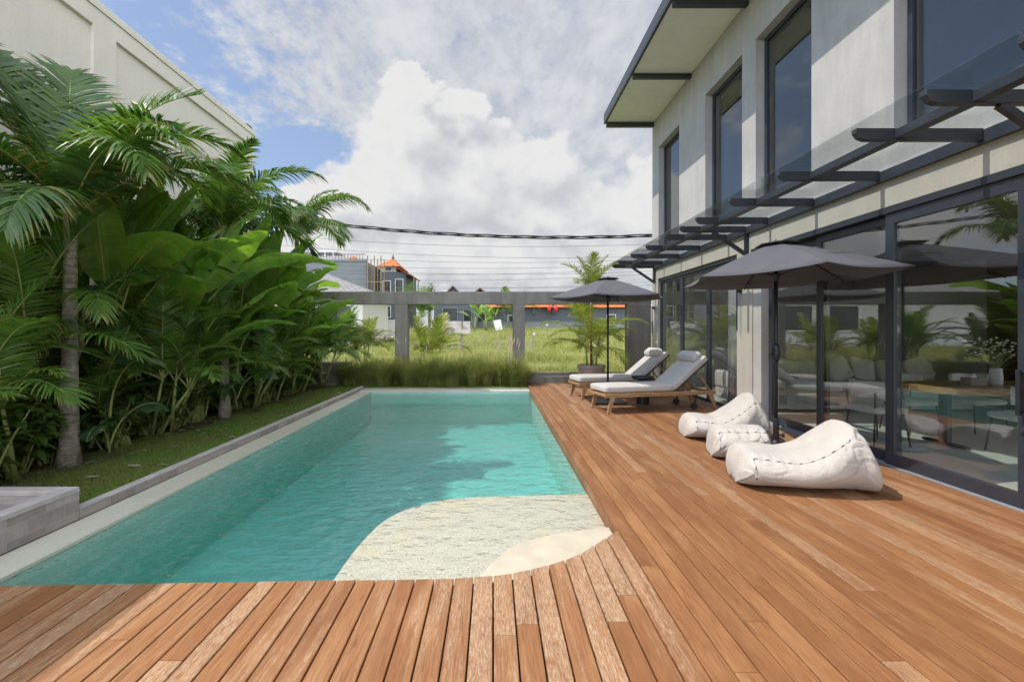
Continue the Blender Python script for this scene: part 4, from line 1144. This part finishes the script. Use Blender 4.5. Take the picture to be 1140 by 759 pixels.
PD = [paddle_mesh(1.3, 1.25, .42, R(88), R(28), 1, M['paddle']), paddle_mesh(1.25, 1.3, .44, R(82), R(50), 2, M['paddle']), paddle_mesh(1.2, 1.35, .46, R(76), R(72), 3, M['paddle'], splits=.08),
      paddle_mesh(1.15, 1.3, .44, R(70), R(90), 4, M['paddle'], splits=.05), paddle_mesh(.9, 1.05, .38, R(62), R(80), 5, M['paddle'])]
EARS = [heart_leaf(.75, .55, .46, R(85), R(130), 1, M['ear']), heart_leaf(.6, .5, .42, R(75), R(140), 2, M['ear'])]

def tall_palm(label, base, top, fronds, rbase=.105, rtop=.06, group='tall palms along the wall', key='tall', lean=0, sc=1.0, tm='trunk'):
    t = thing('palm_tree', label, 'palm tree', base, 0, group)
    b = Vector(base); tp = Vector(top) - b; rr = random.Random(int(base[1] * 100)); m = MB(); pts = []; rd = []
    for i in range(13):
        s = i / 12; pts.append(tp * s + Vector((lean * math.sin(s * math.pi), 0, 0))); rd.append((rbase + (rtop - rbase) * s ** .5) * (1 + .04 * rr.uniform(-1, 1)) * (1.18 if i == 0 else 1))
    m.tube(pts, rd, 14); m.build('trunk', M[tm], t, smooth=True)
    c = MB(); c.tube([tp * .97, tp + Vector((0, 0, .12)), tp + Vector((0, 0, .38))], [rtop * 1.08, rtop * 1.12, rtop * .55], 12); c.build('crownshaft', M['crownshaft'], t, smooth=True)
    for fr in fronds:
        kk, k, az, s, dz = fr if len(fr) == 5 else (key, *fr)
        put_frond(FR[kk][k], t, tp + Vector((0, 0, .18 + dz)), R(az), s * sc)
    return t

def areca(label, base, h, nst, seed, key='areca', group='bushy feather palms in the planting bed', nf=6, sc=1.0, stem=True, name='feather_palm'):
    t = thing(name, label, 'palm', base, 0, group); rr = random.Random(seed)
    for i in range(nst):
        a = rr.uniform(0, 6.28); r = rr.uniform(.02, .16); b = Vector((r * math.cos(a), r * math.sin(a), 0)); tp = b + Vector((math.cos(a) * h * .22, math.sin(a) * h * .22, h * rr.uniform(.35, .62)))
        m = MB(); m.tube([b, b.lerp(tp, .5) + Vector((0, 0, .05)), tp], [.028, .022, .016], 7); m.build('stem', M['stem'], t, smooth=True)
        for k in range(nf):
            me = FR[key][min(len(FR[key]) - 1, max(0, int(k * len(FR[key]) / nf + rr.uniform(-.4, .6))))]
            put_frond(me, t, tp, a + k * 2.4 + rr.uniform(-.5, .5), sc * h / 2.3 * rr.uniform(.85, 1.15))
    return t

def paddle_plant(label, base, h, n, seed, group='paddle leaved plants in the planting bed', azr=None):
    t = thing('paddle_plant', label, 'plant', base, 0, group); rr = random.Random(seed)
    for i in range(n):
        a = rr.uniform(0, 6.28) if azr is None else rr.uniform(*azr); k = min(4, int(5 * (i + rr.random() * .6) / n)); r = rr.uniform(.0, .18)
        put_frond(PD[k], t, (r * math.cos(a), r * math.sin(a), h * rr.uniform(.02, .38)), a, h / 2.75 * rr.uniform(.85, 1.12), 'leaf', rr.uniform(-.2, .2))
    m = MB()
    for i in range(5):
        a = rr.uniform(0, 6.28); m.tube([(.1 * math.cos(a), .1 * math.sin(a), 0), (.06 * math.cos(a), .06 * math.sin(a), h * .45)], [.045, .03], 8)
    m.build('stalk', M['stem'], t, smooth=True)
    return t

def build_plants():
    rr = random.Random(21)
    tall_palm('tall palm with ringed grey trunk at the front left of the lawn', (-4.76, 5.24, -.02), (-4.74, 5.24, 2.60),
              [('hero', 0, 190, 1.32, .12), ('hero', 0, 165, 1.15, .12), ('hero', 1, 178, 1.1, .1), ('hero', 0, 135, 1.2, .15), ('hero', 0, 60, 1.0, .15), ('hero', 1, 215, 1.1, .1), ('hero', 4, 20, .95, .1), ('hero', 4, -14, .88, .06), ('hero', 3, -22, .95, .02), ('hero', 2, 205, 1.0, .05), ('hero', 4, 48, .85, .06), ('hero', 2, 225, .95, .02), ('hero', 3, 14, .92, -.05), (1, 100, .95, .08), (2, 200, 1.0, 0), (3, -30, .9, .0), (2, 62, .85, .0), (3, 95, .95, .02), (4, 150, .95, 0), (4, 232, .95, 0), (3, 262, .85, 0), (5, 300, .85, -.03), (5, 190, .9, -.05), (0, 110, .9, .12)], .115, .058)
    tall_palm('second tall palm with slim trunk in the middle of the planting bed', (-4.62, 8.05, -.02), (-4.7, 8.1, 2.95),
              [(0, 120, .9, .1), (1, 10, .95, .08), (1, 200, .95, .08), (2, 300, .9, .05), (2, 80, .9, .05), (3, 350, .9, 0), (3, 150, .9, 0), (4, 240, .9, 0), (4, 50, .85, 0), (0, 330, .8, .1)], .1, .05)
    tall_palm('farthest tall palm, drooping fronds against the sky at the end of the bed', (-5.35, 12.6, -.02), (-5.25, 12.5, 3.75),
              [(0, 30, .8, .1), (1, 5, .95, .08), (2, -12, 1.1, .05), (1, 160, .9, .05), (2, 210, .9, 0), (3, 70, .9, 0), (3, 290, .9, 0), (4, -30, 1.0, 0), (0, 190, .8, .1)], .1, .05)
    tall_palm('palm with slanted brown stem beside the front palm trunk', (-5.35, 5.45, -.02), (-4.95, 5.6, 1.35),
              [(1, 20, .62, 0), (2, 120, .62, 0), (2, 250, .6, 0), (3, 320, .62, 0), (4, 60, .6, 0), (4, 180, .6, 0), (5, 290, .55, 0)], .06, .045)
    tall_palm('slim palm behind the paddle leaves, crown against the tall wall', (-5.8, 9.9, -.02), (-5.75, 9.9, 3.1),
              [(0, 20, .85, .1), (1, 340, .9, .05), (1, 140, .9, .05), (2, 60, .9, 0), (2, 230, .85, 0), (3, 300, .85, 0), (3, 10, .9, 0), (4, 190, .8, 0)], .09, .05)
    # paddle leaved plants, tall ones to the back
    PP = [(-5.55, 6.25, 3.3, 9), (-5.25, 6.9, 3.0, 8), (-5.6, 7.5, 3.55, 9), (-4.95, 7.75, 2.85, 8), (-5.5, 8.35, 3.4, 9), (-5.0, 9.05, 3.15, 9), (-5.55, 9.3, 3.6, 9), (-4.9, 9.9, 2.9, 8), (-5.3, 10.4, 3.4, 9),
          (-4.9, 11.0, 2.8, 8), (-5.4, 11.5, 3.2, 9), (-4.95, 12.0, 2.6, 8), (-6.1, 5.0, 2.6, 8), (-6.05, 4.0, 2.2, 8), (-6.0, 11.0, 3.4, 8), (-6.1, 7.0, 3.2, 8)]
    for i, (x, y, h, n) in enumerate(PP):
        paddle_plant('green paddle leaved plant in the dense bed below the tall wall', (x, y, -.02), h, n, 100 + i)
    hero = thing('paddle_plant', 'paddle leaved plant with broad bright leaves reaching out over the bed in the sun', 'plant', (-4.9, 7.2, -.02))
    for k, az, s, z in ((2, -20, 1.2, .75), (3, 10, 1.25, 1.0), (1, 30, 1.2, 1.0), (3, -50, 1.1, .7), (2, 150, 1.1, .9), (3, 20, 1.0, .3), (2, 60, 1.15, .95)): put_frond(PD[k], hero, (0, 0, z), R(az), s, 'leaf')
    m = MB(); m.tube([(0, 0, 0), (0, 0, .95)], [.06, .04], 10); m.build('stalk', M['stem'], hero, smooth=True)
    hero = thing('paddle_plant', 'paddle leaved plant leaning toward the pool beside the second palm, leaf tips sunlit', 'plant', (-4.75, 9.4, -.02))
    for k, az, s, z in ((0, -30, 1.1, .75), (1, 10, 1.2, .9), (1, -70, 1.1, .8), (0, 60, 1.15, .95), (2, -5, 1.1, .8), (1, 120, 1.15, .9), (2, -40, 1.05, .5)): put_frond(PD[k], hero, (0, 0, z), R(az), s, 'leaf')
    m = MB(); m.tube([(0, 0, 0), (0, 0, .95)], [.06, .04], 10); m.build('stalk', M['stem'], hero, smooth=True)
    hero = thing('paddle_plant', 'upright paddle leaved plant right behind the front palm trunk, bright leaves above the feather palms', 'plant', (-5.0, 6.1, -.02))
    for k, az, s, z in ((0, 20, 1.15, .9), (0, 140, 1.15, .95), (1, 0, 1.15, .95), (1, -60, 1.1, .8), (2, 25, 1.1, .9), (0, 260, 1.1, .8)): put_frond(PD[k], hero, (0, 0, z), R(az), s, 'leaf')
    m = MB(); m.tube([(0, 0, 0), (0, 0, 1.0)], [.06, .04], 10); m.build('stalk', M['stem'], hero, smooth=True)
    # feather palms
    AP = [(-5.35, 4.55, 2.2, 4), (-5.6, 3.7, 2.0, 4), (-5.2, 5.95, 1.9, 4), (-4.95, 6.75, 1.7, 4), (-5.15, 7.35, 2.1, 5), (-5.15, 8.9, 1.7, 4), (-4.85, 9.5, 1.6, 4), (-4.95, 10.5, 1.8, 4), (-4.8, 11.5, 1.7, 4), (-5.3, 12.6, 2.0, 4), (-4.7, 12.7, 1.5, 4)]
    for i, (x, y, h, n) in enumerate(AP):
        areca('green feather palm clump growing at the front of the planting bed', (x, y, -.02), h, n, 40 + i)
    for i, (x, y, h, n) in enumerate([(-4.8, 4.75, 1.35, 3), (-4.75, 6.15, 1.3, 3), (-4.85, 7.0, 1.5, 4), (-4.75, 9.1, 1.4, 3), (-4.7, 9.95, 1.3, 3), (-4.75, 10.9, 1.35, 3), (-5.05, 4.0, 1.6, 3)]):
        areca('young feather palm at the lawn edge, fronds spreading low over the grass', (x, y, -.02), h, n, 140 + i, group='young feather palms at the lawn edge')
    # low broad leaved shrubs along the lawn edge: four kinds of clump, copied
    protos = []
    for k in range(4):
        t = thing('leafy_shrub', 'low dark leafy shrub at the lawn edge below the palms', 'shrub', (0, 0, 0), 0, 'low shrubs along the lawn edge')
        leaflet_cloud('foliage', M['shrub'], 330, .42, .75, (.24, .17, .30, .13)[k], (.085, .06, .07, .05)[k], 60 + k, t); protos.append(t)
    used = set(); i = 0; y = 3.75
    while y < 13.0:
        for x in ((-4.95, -5.45, -6.05) if not 7.5 < y < 8.4 else (-5.15, -5.5, -6.05)):
            k = rr.randrange(4); o = protos[k] if k not in used else copy_tree(protos[k]); used.add(k)
            place(o, (x + rr.uniform(-.12, .12), y + rr.uniform(-.15, .15), -.02), rr.uniform(0, 6.28), rr.uniform(.75, 1.25) * (1.0 if x > -5.2 else 1.5))
        y += .52
    # two big heart shaped leaves that stand out
    e = thing('elephant_ear', 'single scalloped heart shaped leaf plant right of the front palm trunk', 'plant', (-4.72, 5.75, -.02)); put_frond(EARS[0], e, (0, 0, .45), R(-10), 1.0, 'leaf'); put_frond(EARS[1], e, (0, 0, .1), R(60), .9, 'leaf'); put_frond(EARS[1], e, (0, 0, .0), R(-70), .8, 'leaf')
    e = thing('elephant_ear', 'broad round hanging leaf plant beside the second palm trunk', 'plant', (-4.55, 8.3, -.02)); put_frond(EARS[0], e, (0, 0, .75), R(-25), 1.15, 'leaf'); put_frond(EARS[1], e, (0, 0, .15), R(-80), .9, 'leaf'); put_frond(EARS[1], e, (0, 0, .3), R(30), .9, 'leaf')
    # potted palm at the end of the deck
    t = thing('potted_palm', 'golden green palm in a round brown pot at the end of the deck', 'potted palm', (2.72, 12.95, 0))
    m = MB(); m.lathe([(.24, 0), (.33, .12), (.37, .42), (.39, .50), (.39, .56), (.35, .56), (.33, .50), (.02, .49)], 32); m.build('pot', M['clay'], t, smooth=False)
    for dx, dy, h, key, ks in ((0, 0, 1.95, 'gold', (0, 0, 0, 1, 1, 1, 2)), (-.1, .05, .55, 'gold', (1, 2, 2, 3, 3, 4)), (.12, -.05, .6, 'gold', (1, 2, 3, 3, 2, 4)), (.02, -.12, .35, 'gold', (2, 3, 4, 4))):
        m = MB(); m.tube([(dx, dy, .48), (dx * 1.3, dy * 1.3, .49 + h)], [.032, .022], 8); m.build('stem', M['redtrunk'] if h > 1 else M['stem'], t, smooth=True)
        for i, k in enumerate(ks): put_frond(FR[key][k], t, (dx * 1.3, dy * 1.3, .49 + h), i * 2.4 + dx * 20, 1.0 if h < 1 else .78)
    # palms just outside the concrete frame
    areca('yellow green palm outside the frame, beside the left concrete post', (-2.15, 15.6, gz(15.6)), 1.9, 3, 71, 'gold', None, 6)
    areca('bushy palm outside the frame behind the garden step', (-5.6, 15.4, gz(15.4)), 2.0, 4, 72, 'areca', None, 6)
    areca('golden palm outside the frame to the left, half behind the planting', (-4.6, 16.6, gz(16.6)), 1.7, 4, 73, 'gold', None, 6)
build_plants()


# ------------------------------------------------------------------ beyond the field
def hip_roof(m, x0, x1, y0, y1, z, h, ov=.5, ridge=None):
    x0 -= ov; x1 += ov; y0 -= ov; y1 += ov; cy = (y0 + y1) / 2; r = (y1 - y0) / 2 if ridge is None else ridge
    r = min(r, (x1 - x0) / 2 - .01)
    m.add([(x0, y0, z), (x1, y0, z), (x1, y1, z), (x0, y1, z), (x0 + r, cy, z + h), (x1 - r, cy, z + h)], [(0, 1, 5, 4), (1, 2, 5), (2, 3, 4, 5), (3, 0, 4), (0, 3, 2, 1)])

def gable(m, x0, x1, y0, y1, z, h, ov=.4):
    cx = (x0 + x1) / 2; k = h / ((x1 - x0) / 2); t = .18
    for s in (-1, 1):
        xe = cx + s * ((x1 - x0) / 2 + ov); ze = z - ov * k
        P = [(xe, y0 - ov, ze), (cx, y0 - ov, z + h), (cx, y1 + ov, z + h), (xe, y1 + ov, ze)]
        m.add(P + [(a, b, c + t) for a, b, c in P], [(0, 1, 2, 3), (4, 7, 6, 5), (0, 4, 5, 1), (1, 5, 6, 2), (2, 6, 7, 3), (3, 7, 4, 0)])

def windows(parent, y, rects, z, mat='dark_glass', fm='white'):
    for x0, x1, z0, z1 in rects:
        f = MB(); f.holed('y', y - .12, y - .003, (x0 - .08, x1 + .08), (z + z0 - .08, z + z1 + .08), [(x0, x1, z + z0, z + z1)]); w = f.build('window', M[fm], parent)
        g = MB(); g.box((x0, y - .05, z + z0), (x1, y - .004, z + z1)); g.build('pane', M[mat], w)

def build_far():
    z = gz(29)
    t = thing('bungalow', 'white bungalow with grey hipped roof behind the planting on the left', 'house', (-14, 29, z))
    m = MB(); m.box((-8, 0, 0), (5.9, 7, 3.3)); m.build('wall', M['white'], t)
    m = MB(); hip_roof(m, -8, 5.9, 0, 7, 3.302, 1.65, .75); m.build('roof', M['roof_grey'], t)
    m = MB(); m.box((-8.7, -.78, 3.2), (6.68, -.76, 3.31)); m.build('eave_board', M['roof_brn'], t)
    windows(t, 0, [(.4, 2.2, 1.0, 2.5), (3.4, 5.2, 1.0, 2.5)], 0)
    z = gz(56)
    t = thing('grey_building', 'flat roofed grey building with roof pergola and scaffolding behind the bungalow', 'building', (-20.5, 56, z))
    m = MB(); m.box((-9, 0, 0), (5.3, 12, 8.1)); m.build('wall', M['far_grey2'], t)
    m = MB(); m.box((-9.1, -.1, 8.102), (5.4, .25, 8.35)); m.build('parapet', M['far_grey2'], t)
    p = MB()
    for x in (-3.0, -2.0, -1.0, .0, 1.0): p.box((x, .6, 8.1), (x + .2, .8, 9.3))
    p.box((-3.2, .5, 9.3), (1.6, 3.4, 9.5)); p.build('pergola', M['white'], t)
    m = MB(); hip_roof(m, 2.2, 3.6, 2, 4, 8.36, .9, .2); m.build('small_roof', M['roof_org'], t)
    m = MB()
    for i in range(20): m.tube([(-2 + i * .36, .1, 8.3), (-2 + i * .36, .1, 9.0)], .03, 4)
    m.tube([(-2, .1, 9.0), (5.2, .1, 9.0)], .035, 4); m.build('railing', M['wire'], t)
    m = MB()
    for x in (5.6, 6.4, 7.2): m.tube([(x, -.6, 0), (x, -.6, 8.7)], .07, 5); m.tube([(x, 1.0, 0), (x, 1.0, 8.5)], .07, 5)
    for h in (2, 3.8, 5.6, 7.4): m.tube([(5.3, -.6, h), (7.5, -.6, h)], .06, 5); m.tube([(5.6, -.7, h + .05), (5.6, 1.1, h + .05)], .06, 5)
    m.build('scaffolding', M['bamboo'], t)
    z = gz(60)
    t = thing('tiled_house', 'dark grey house with orange tiled roofs and a balcony beyond the field', 'house', (-12.2, 60, z))
    m = MB(); m.box((-2.4, 0, 0), (1.0, 8, 7.2)); m.build('wall', M['far_grey'], t)
    m = MB(); m.box((-2.2, .3, 7.202), (-.3, 6, 7.9)); m.build('upper_wall', M['cream'], t)
    m = MB(); hip_roof(m, -2.3, -.3, .3, 6, 7.902, 1.5, .5, 1.6); m.build('roof', M['roof_org'], t)
    m = MB(); m.add([(-.6, -.6, 8.0), (1.9, -.6, 6.7), (1.9, 6, 6.7), (-.6, 6, 8.0), (-.6, -.6, 7.85), (1.9, -.6, 6.55), (1.9, 6, 6.55), (-.6, 6, 7.85)], [(0, 1, 2, 3), (4, 7, 6, 5), (0, 4, 5, 1), (1, 5, 6, 2), (2, 6, 7, 3), (3, 7, 4, 0)]); m.build('lean_to_roof', M['roof_org'], t)
    m = MB(); m.tube([(-1.3, 3, 9.3), (-1.3, 3, 9.9)], [.22, .05], 6); m.build('finial', M['roof_brn'], t)
    m = MB(); m.box((1.003, .2, 3.9), (2.0, 4, 4.1)); m.tube([(1.95, .25, 4.1), (1.95, .25, 6.6)], .08, 5); m.tube([(1.95, 3.9, 4.1), (1.95, 3.9, 6.6)], .08, 5)
    for i in range(8): m.tube([(1.05 + i * .13, .22, 4.1), (1.05 + i * .13, .22, 5.0)], .025, 4)
    m.tube([(1.0, .22, 5.0), (2.0, .22, 5.0)], .04, 4); m.build('balcony', M['far_grey2'], t)
    windows(t, 0, [(-1.9, -1.0, 4.6, 6.0), (-.3, .6, 4.6, 6.2), (-1.9, -1.0, 1.4, 2.8)], 0); windows(t, .3, [(-1.7, -.9, 7.35, 7.8)], 0)
    z = gz(56)
    t = thing('gabled_house', 'dark blue grey house with a brown tiled gable behind the field', 'house', (-4.9, 56, z))
    m = MB(); m.box((-2.2, 0, 0), (3.0, 8, 3.6)); m.build('wall', M['far_grey'], t)
    m = MB(); P = [(-1.3, 3.602), (1.5, 3.602), (.1, 5.0)]
    m.v.extend([(a, .02, b) for a, b in P] + [(a, 7.9, b) for a, b in P]); m.face([0, 1, 2]); m.face([5, 4, 3]); m.face([0, 3, 4, 1]); m.face([1, 4, 5, 2]); m.face([2, 5, 3, 0]); m.build('gable_wall', M['far_grey'], t)
    m = MB(); gable(m, -1.3, 1.5, .02, 7.9, 3.66, 1.4, .35); m.build('roof', M['roof_brn'], t)
    windows(t, 0, [(-1.1, .6, 1.0, 2.5), (1.4, 2.3, .9, 2.3)], 0, 'dark_glass', 'far_grey2')
    t = thing('gabled_house', 'brown roofed house whose gable tip shows just above the beam', 'house', (-1.9, 64, gz(64)))
    m = MB(); m.box((-2, 0, 0), (2.2, 7, 3.7)); m.build('wall', M['far_grey2'], t)
    m = MB(); gable(m, -2, 2.2, 0, 7, 3.7, 1.55, .4); m.build('roof', M['roof_brn'], t)
    t = thing('long_building', 'long dark grey building with low orange tiled roof across the field', 'building', (5.6, 62, z))
    m = MB(); m.box((-8.2, 0, 0), (15, 7, 2.9)); m.build('wall', M['far_grey'], t)
    m = MB(); hip_roof(m, -8.2, 15, 0, 7, 2.902, 1.3, .7); m.build('roof', M['roof_org'], t)
    for x in (-7.2, -5.2, -3.0, -.4, 2.2, 5.0):
        m = MB(); m.box((x, -.25, 2.0), (x + .3, -.02, 3.5)); m.build('buttress', M['far_grey'], t)
    windows(t, 0, [(-7.6, -6.6, .6, 2.0), (-3.6, -2.6, .5, 1.8), (9.5, 10.6, .5, 1.9)], 0)
    t = thing('boundary_wall', 'low grey boundary wall along the far edge of the rice field', 'wall', (0, 60.5, gz(60.5)))
    m = MB(); m.box((-3, 0, -.3), (24, .25, .75)); m.build('wall', M['far_grey2'], t)
    m = MB(); m.box((-3.05, -.05, .752), (24.05, .3, .82)); m.build('coping', M['conc'], t)
    for x in (7.35, 8.2):
        l = thing('paper_lantern', 'left red lantern under the long orange roof' if x < 8 else 'right red lantern under the long orange roof', 'lantern', (x, 61.1, gz(60) + 2.5), 0, 'red lanterns under the far roof')
        m = MB(); m.lathe([(.08, -.42), (.22, -.3), (.26, 0), (.22, .3), (.08, .42)], 14); m.build('shade', M['red'], l, smooth=True)
        m = MB(); m.tube([(0, 0, .42), (0, 0, .7)], .03, 5); m.build('hanger', M['black'], l)
    # rubble heap and the little field shelter
    rr = random.Random(5); z = gz(34); m = MB()
    for _ in range(190):
        x = rr.gauss(0, 1.0); y = rr.uniform(-.7, .7); h = max(0, .95 - abs(x) * .5) * rr.random(); s = rr.uniform(.1, .42)
        m.obox((x, y, h + .05), (s, s * rr.uniform(.4, 1), s * rr.uniform(.25, .6)), (rr.uniform(-1, 1), rr.uniform(-1, 1), rr.uniform(0, 3)))
    o = m.build('rubble_heap', M['rubble']); o.location = (-9.4, 34, z + .2); tag(o, 'heap of pale broken rubble at the edge of the field', 'rubble', kind='stuff')
    t = thing('site_wall', 'short plain grey wall behind the rubble heap', 'wall', (-10.2, 36.5, gz(36.5)))
    m = MB(); m.box((-3.4, 0, 0), (1.6, .2, 1.6)); m.build('wall', M['far_grey2'], t)
    m = MB(); m.box((1.603, -.02, 0), (2.7, .22, 1.5)); m.build('white_panel', M['white'], t)
    t = thing('field_shelter', 'small weathered board shelter on posts standing in the field', 'shelter', (-2.35, 27, gz(27)))
    for x in (-.65, .55):
        m = MB(); m.tube([(x, 0, 0), (x, .0, 1.6)], .07, 6); m.build('post', M['oldwood'], t)
    m = MB(); m.obox((-.02, 0, 1.22), (2.1, .9, .06), (R(55), 0, R(3))); m.build('board_roof', M['oldwood'], t)
    m = MB(); m.obox((-.3, -.42, 1.05), (.9, .05, .4), (0, R(8), 0)); m.build('side_board', M['oldwood'], t)
    t = thing('scarecrow_pole', 'leaning wooden pole with a dark rag in front of the field shelter', 'pole', (-2.75, 25, gz(25)))
    m = MB(); m.tube([(0, 0, 0), (.08, 0, 1.95)], .04, 6); m.build('pole', M['oldwood'], t)
    m = MB(); m.add([(-.22, -.03, 1.1), (.24, -.03, 1.1), (.12, -.02, 1.72), (.02, -.02, 1.75), (-.22, .05, 1.1), (.24, .05, 1.1), (.12, .04, 1.72), (.02, .04, 1.75)], [(0, 1, 2, 3), (4, 7, 6, 5), (0, 4, 5, 1), (1, 5, 6, 2), (2, 6, 7, 3), (3, 7, 4, 0)]); m.build('rag', M['roof_brn'], t)
    t = thing('white_sheet', 'leaning white board at the far edge of the field', 'board', (.55, 52, gz(52)), R(10))
    m = MB(); m.obox((0, 0, .6), (.8, .06, 1.2), (R(-12), R(-10), 0)); m.build('board', M['white'], t)
    m = MB(); m.bar((0, .5, 0), (0, .15, 1.1), .06, .06); m.build('prop', M['oldwood'], t)
    for i, (x, y, h) in enumerate(((1.2, 22, 1.0), (2.2, 26, 1.0), (4.2, 36, 1.2))):
        t = thing('field_stake', ('near ' if i == 0 else 'middle ' if i == 1 else 'far ') + 'thin pale stake standing in the rice right of the shelter', 'stake', (x, y, gz(y)), 0, 'stakes in the rice field')
        m = MB(); m.tube([(0, 0, 0), (.12 * (1 - i), 0, h)], .022, 5); m.build('stick', M['oldwood'], t); m = MB(); m.obox((.12 * (1 - i) + .06, 0, h - .08), (.16, .01, .13)); m.build('tag', M['petal'], t)
    # far greenery
    for i, (x, y, h) in enumerate(((-1.9, 50, 3.4), (-.8, 52, 3.0), (.0, 54, 2.6))):
        paddle_plant(('left' if i == 0 else 'middle' if i == 1 else 'right') + ' banana plant of the three before the dark grey house', (x, y, gz(y)), h, 8, 300 + i, 'banana plants across the field')
    areca('far green palm between the dark buildings across the field', (2.2, 57, gz(57)), 4.0, 4, 81, 'areca', None, 6)
    areca('far green palm clump beside the tiled house', (-8.6, 50, gz(50)), 4.2, 4, 82, 'areca', None, 6)
    areca('far green palm behind the potted palm', (11.0, 54, gz(54)), 3.0, 4, 83, 'areca', None, 6)
    t = thing('cypress_tree', 'narrow dark cypress rising above the beam beside the gabled house', 'tree', (-8.2, 60, gz(60)))
    m = MB(); m.tube([(0, 0, 0), (0, 0, 2.5)], [.16, .1], 7); m.build('trunk', M['trunk'], t)
    fo = leaflet_cloud('crown', M['shrub'], 900, .55, 4.6, .35, .16, 5, t, 1.2)
    t = thing('round_tree', 'small bushy tree tip showing above the beam near the far parasol', 'tree', (8.8, 66, gz(60)))
    m = MB(); m.tube([(0, 0, 0), (0, 0, 2.5)], [.16, .1], 7); m.build('trunk', M['trunk'], t)
    leaflet_cloud('crown', M['shrub'], 500, .9, 3.4, .4, .2, 6, t, 1.6)
build_far()

def build_cables():
    m = MB(); N = 900
    for k in range(3):
        pts = []
        for i in range(N + 1):
            x = -17 + 36 * i / N; z = 4.53 + .0078 * (x - 2.3) ** 2; a = x * 1.7 + k * 2.094; pts.append((x, 15.2 + .034 * math.cos(a), z + .042 * math.sin(a)))
        m.tube(pts, .021, 5)
    o = m.build('power_cable', M['cable'], smooth=True); tag(o, 'thick twisted black power cable sagging across the sky above the frame', 'cable')
    W = [(262, 270, 32), (273, 284, 34), (283, 287, 36), (292, 292, 38), (297, 300, 38), (302, 296, 40), (308, 303, 40), (312, 316, 42), (318, 312, 42)]
    names = ['topmost', 'second', 'third', 'fourth', 'fifth', 'sixth', 'seventh', 'eighth', 'lowest']
    for i, (ya, yb, Y) in enumerate(W):
        xa, xb = -.45 * Y, .40 * Y; za, zb = 1.5 + (368 - ya) * Y / 520, 1.5 + (368 - yb) * Y / 520
        m = MB(); m.tube([(xa + (xb - xa) * j / 24, Y, za + (zb - za) * j / 24 - .5 * 4 * (j / 24) * (1 - j / 24)) for j in range(25)], .011, 4)
        tag(m.build('overhead_wire', M['wire'], smooth=True), names[i] + ' of the thin overhead wires crossing the sky below the thick cable', 'wire', 'thin overhead wires')
build_cables()
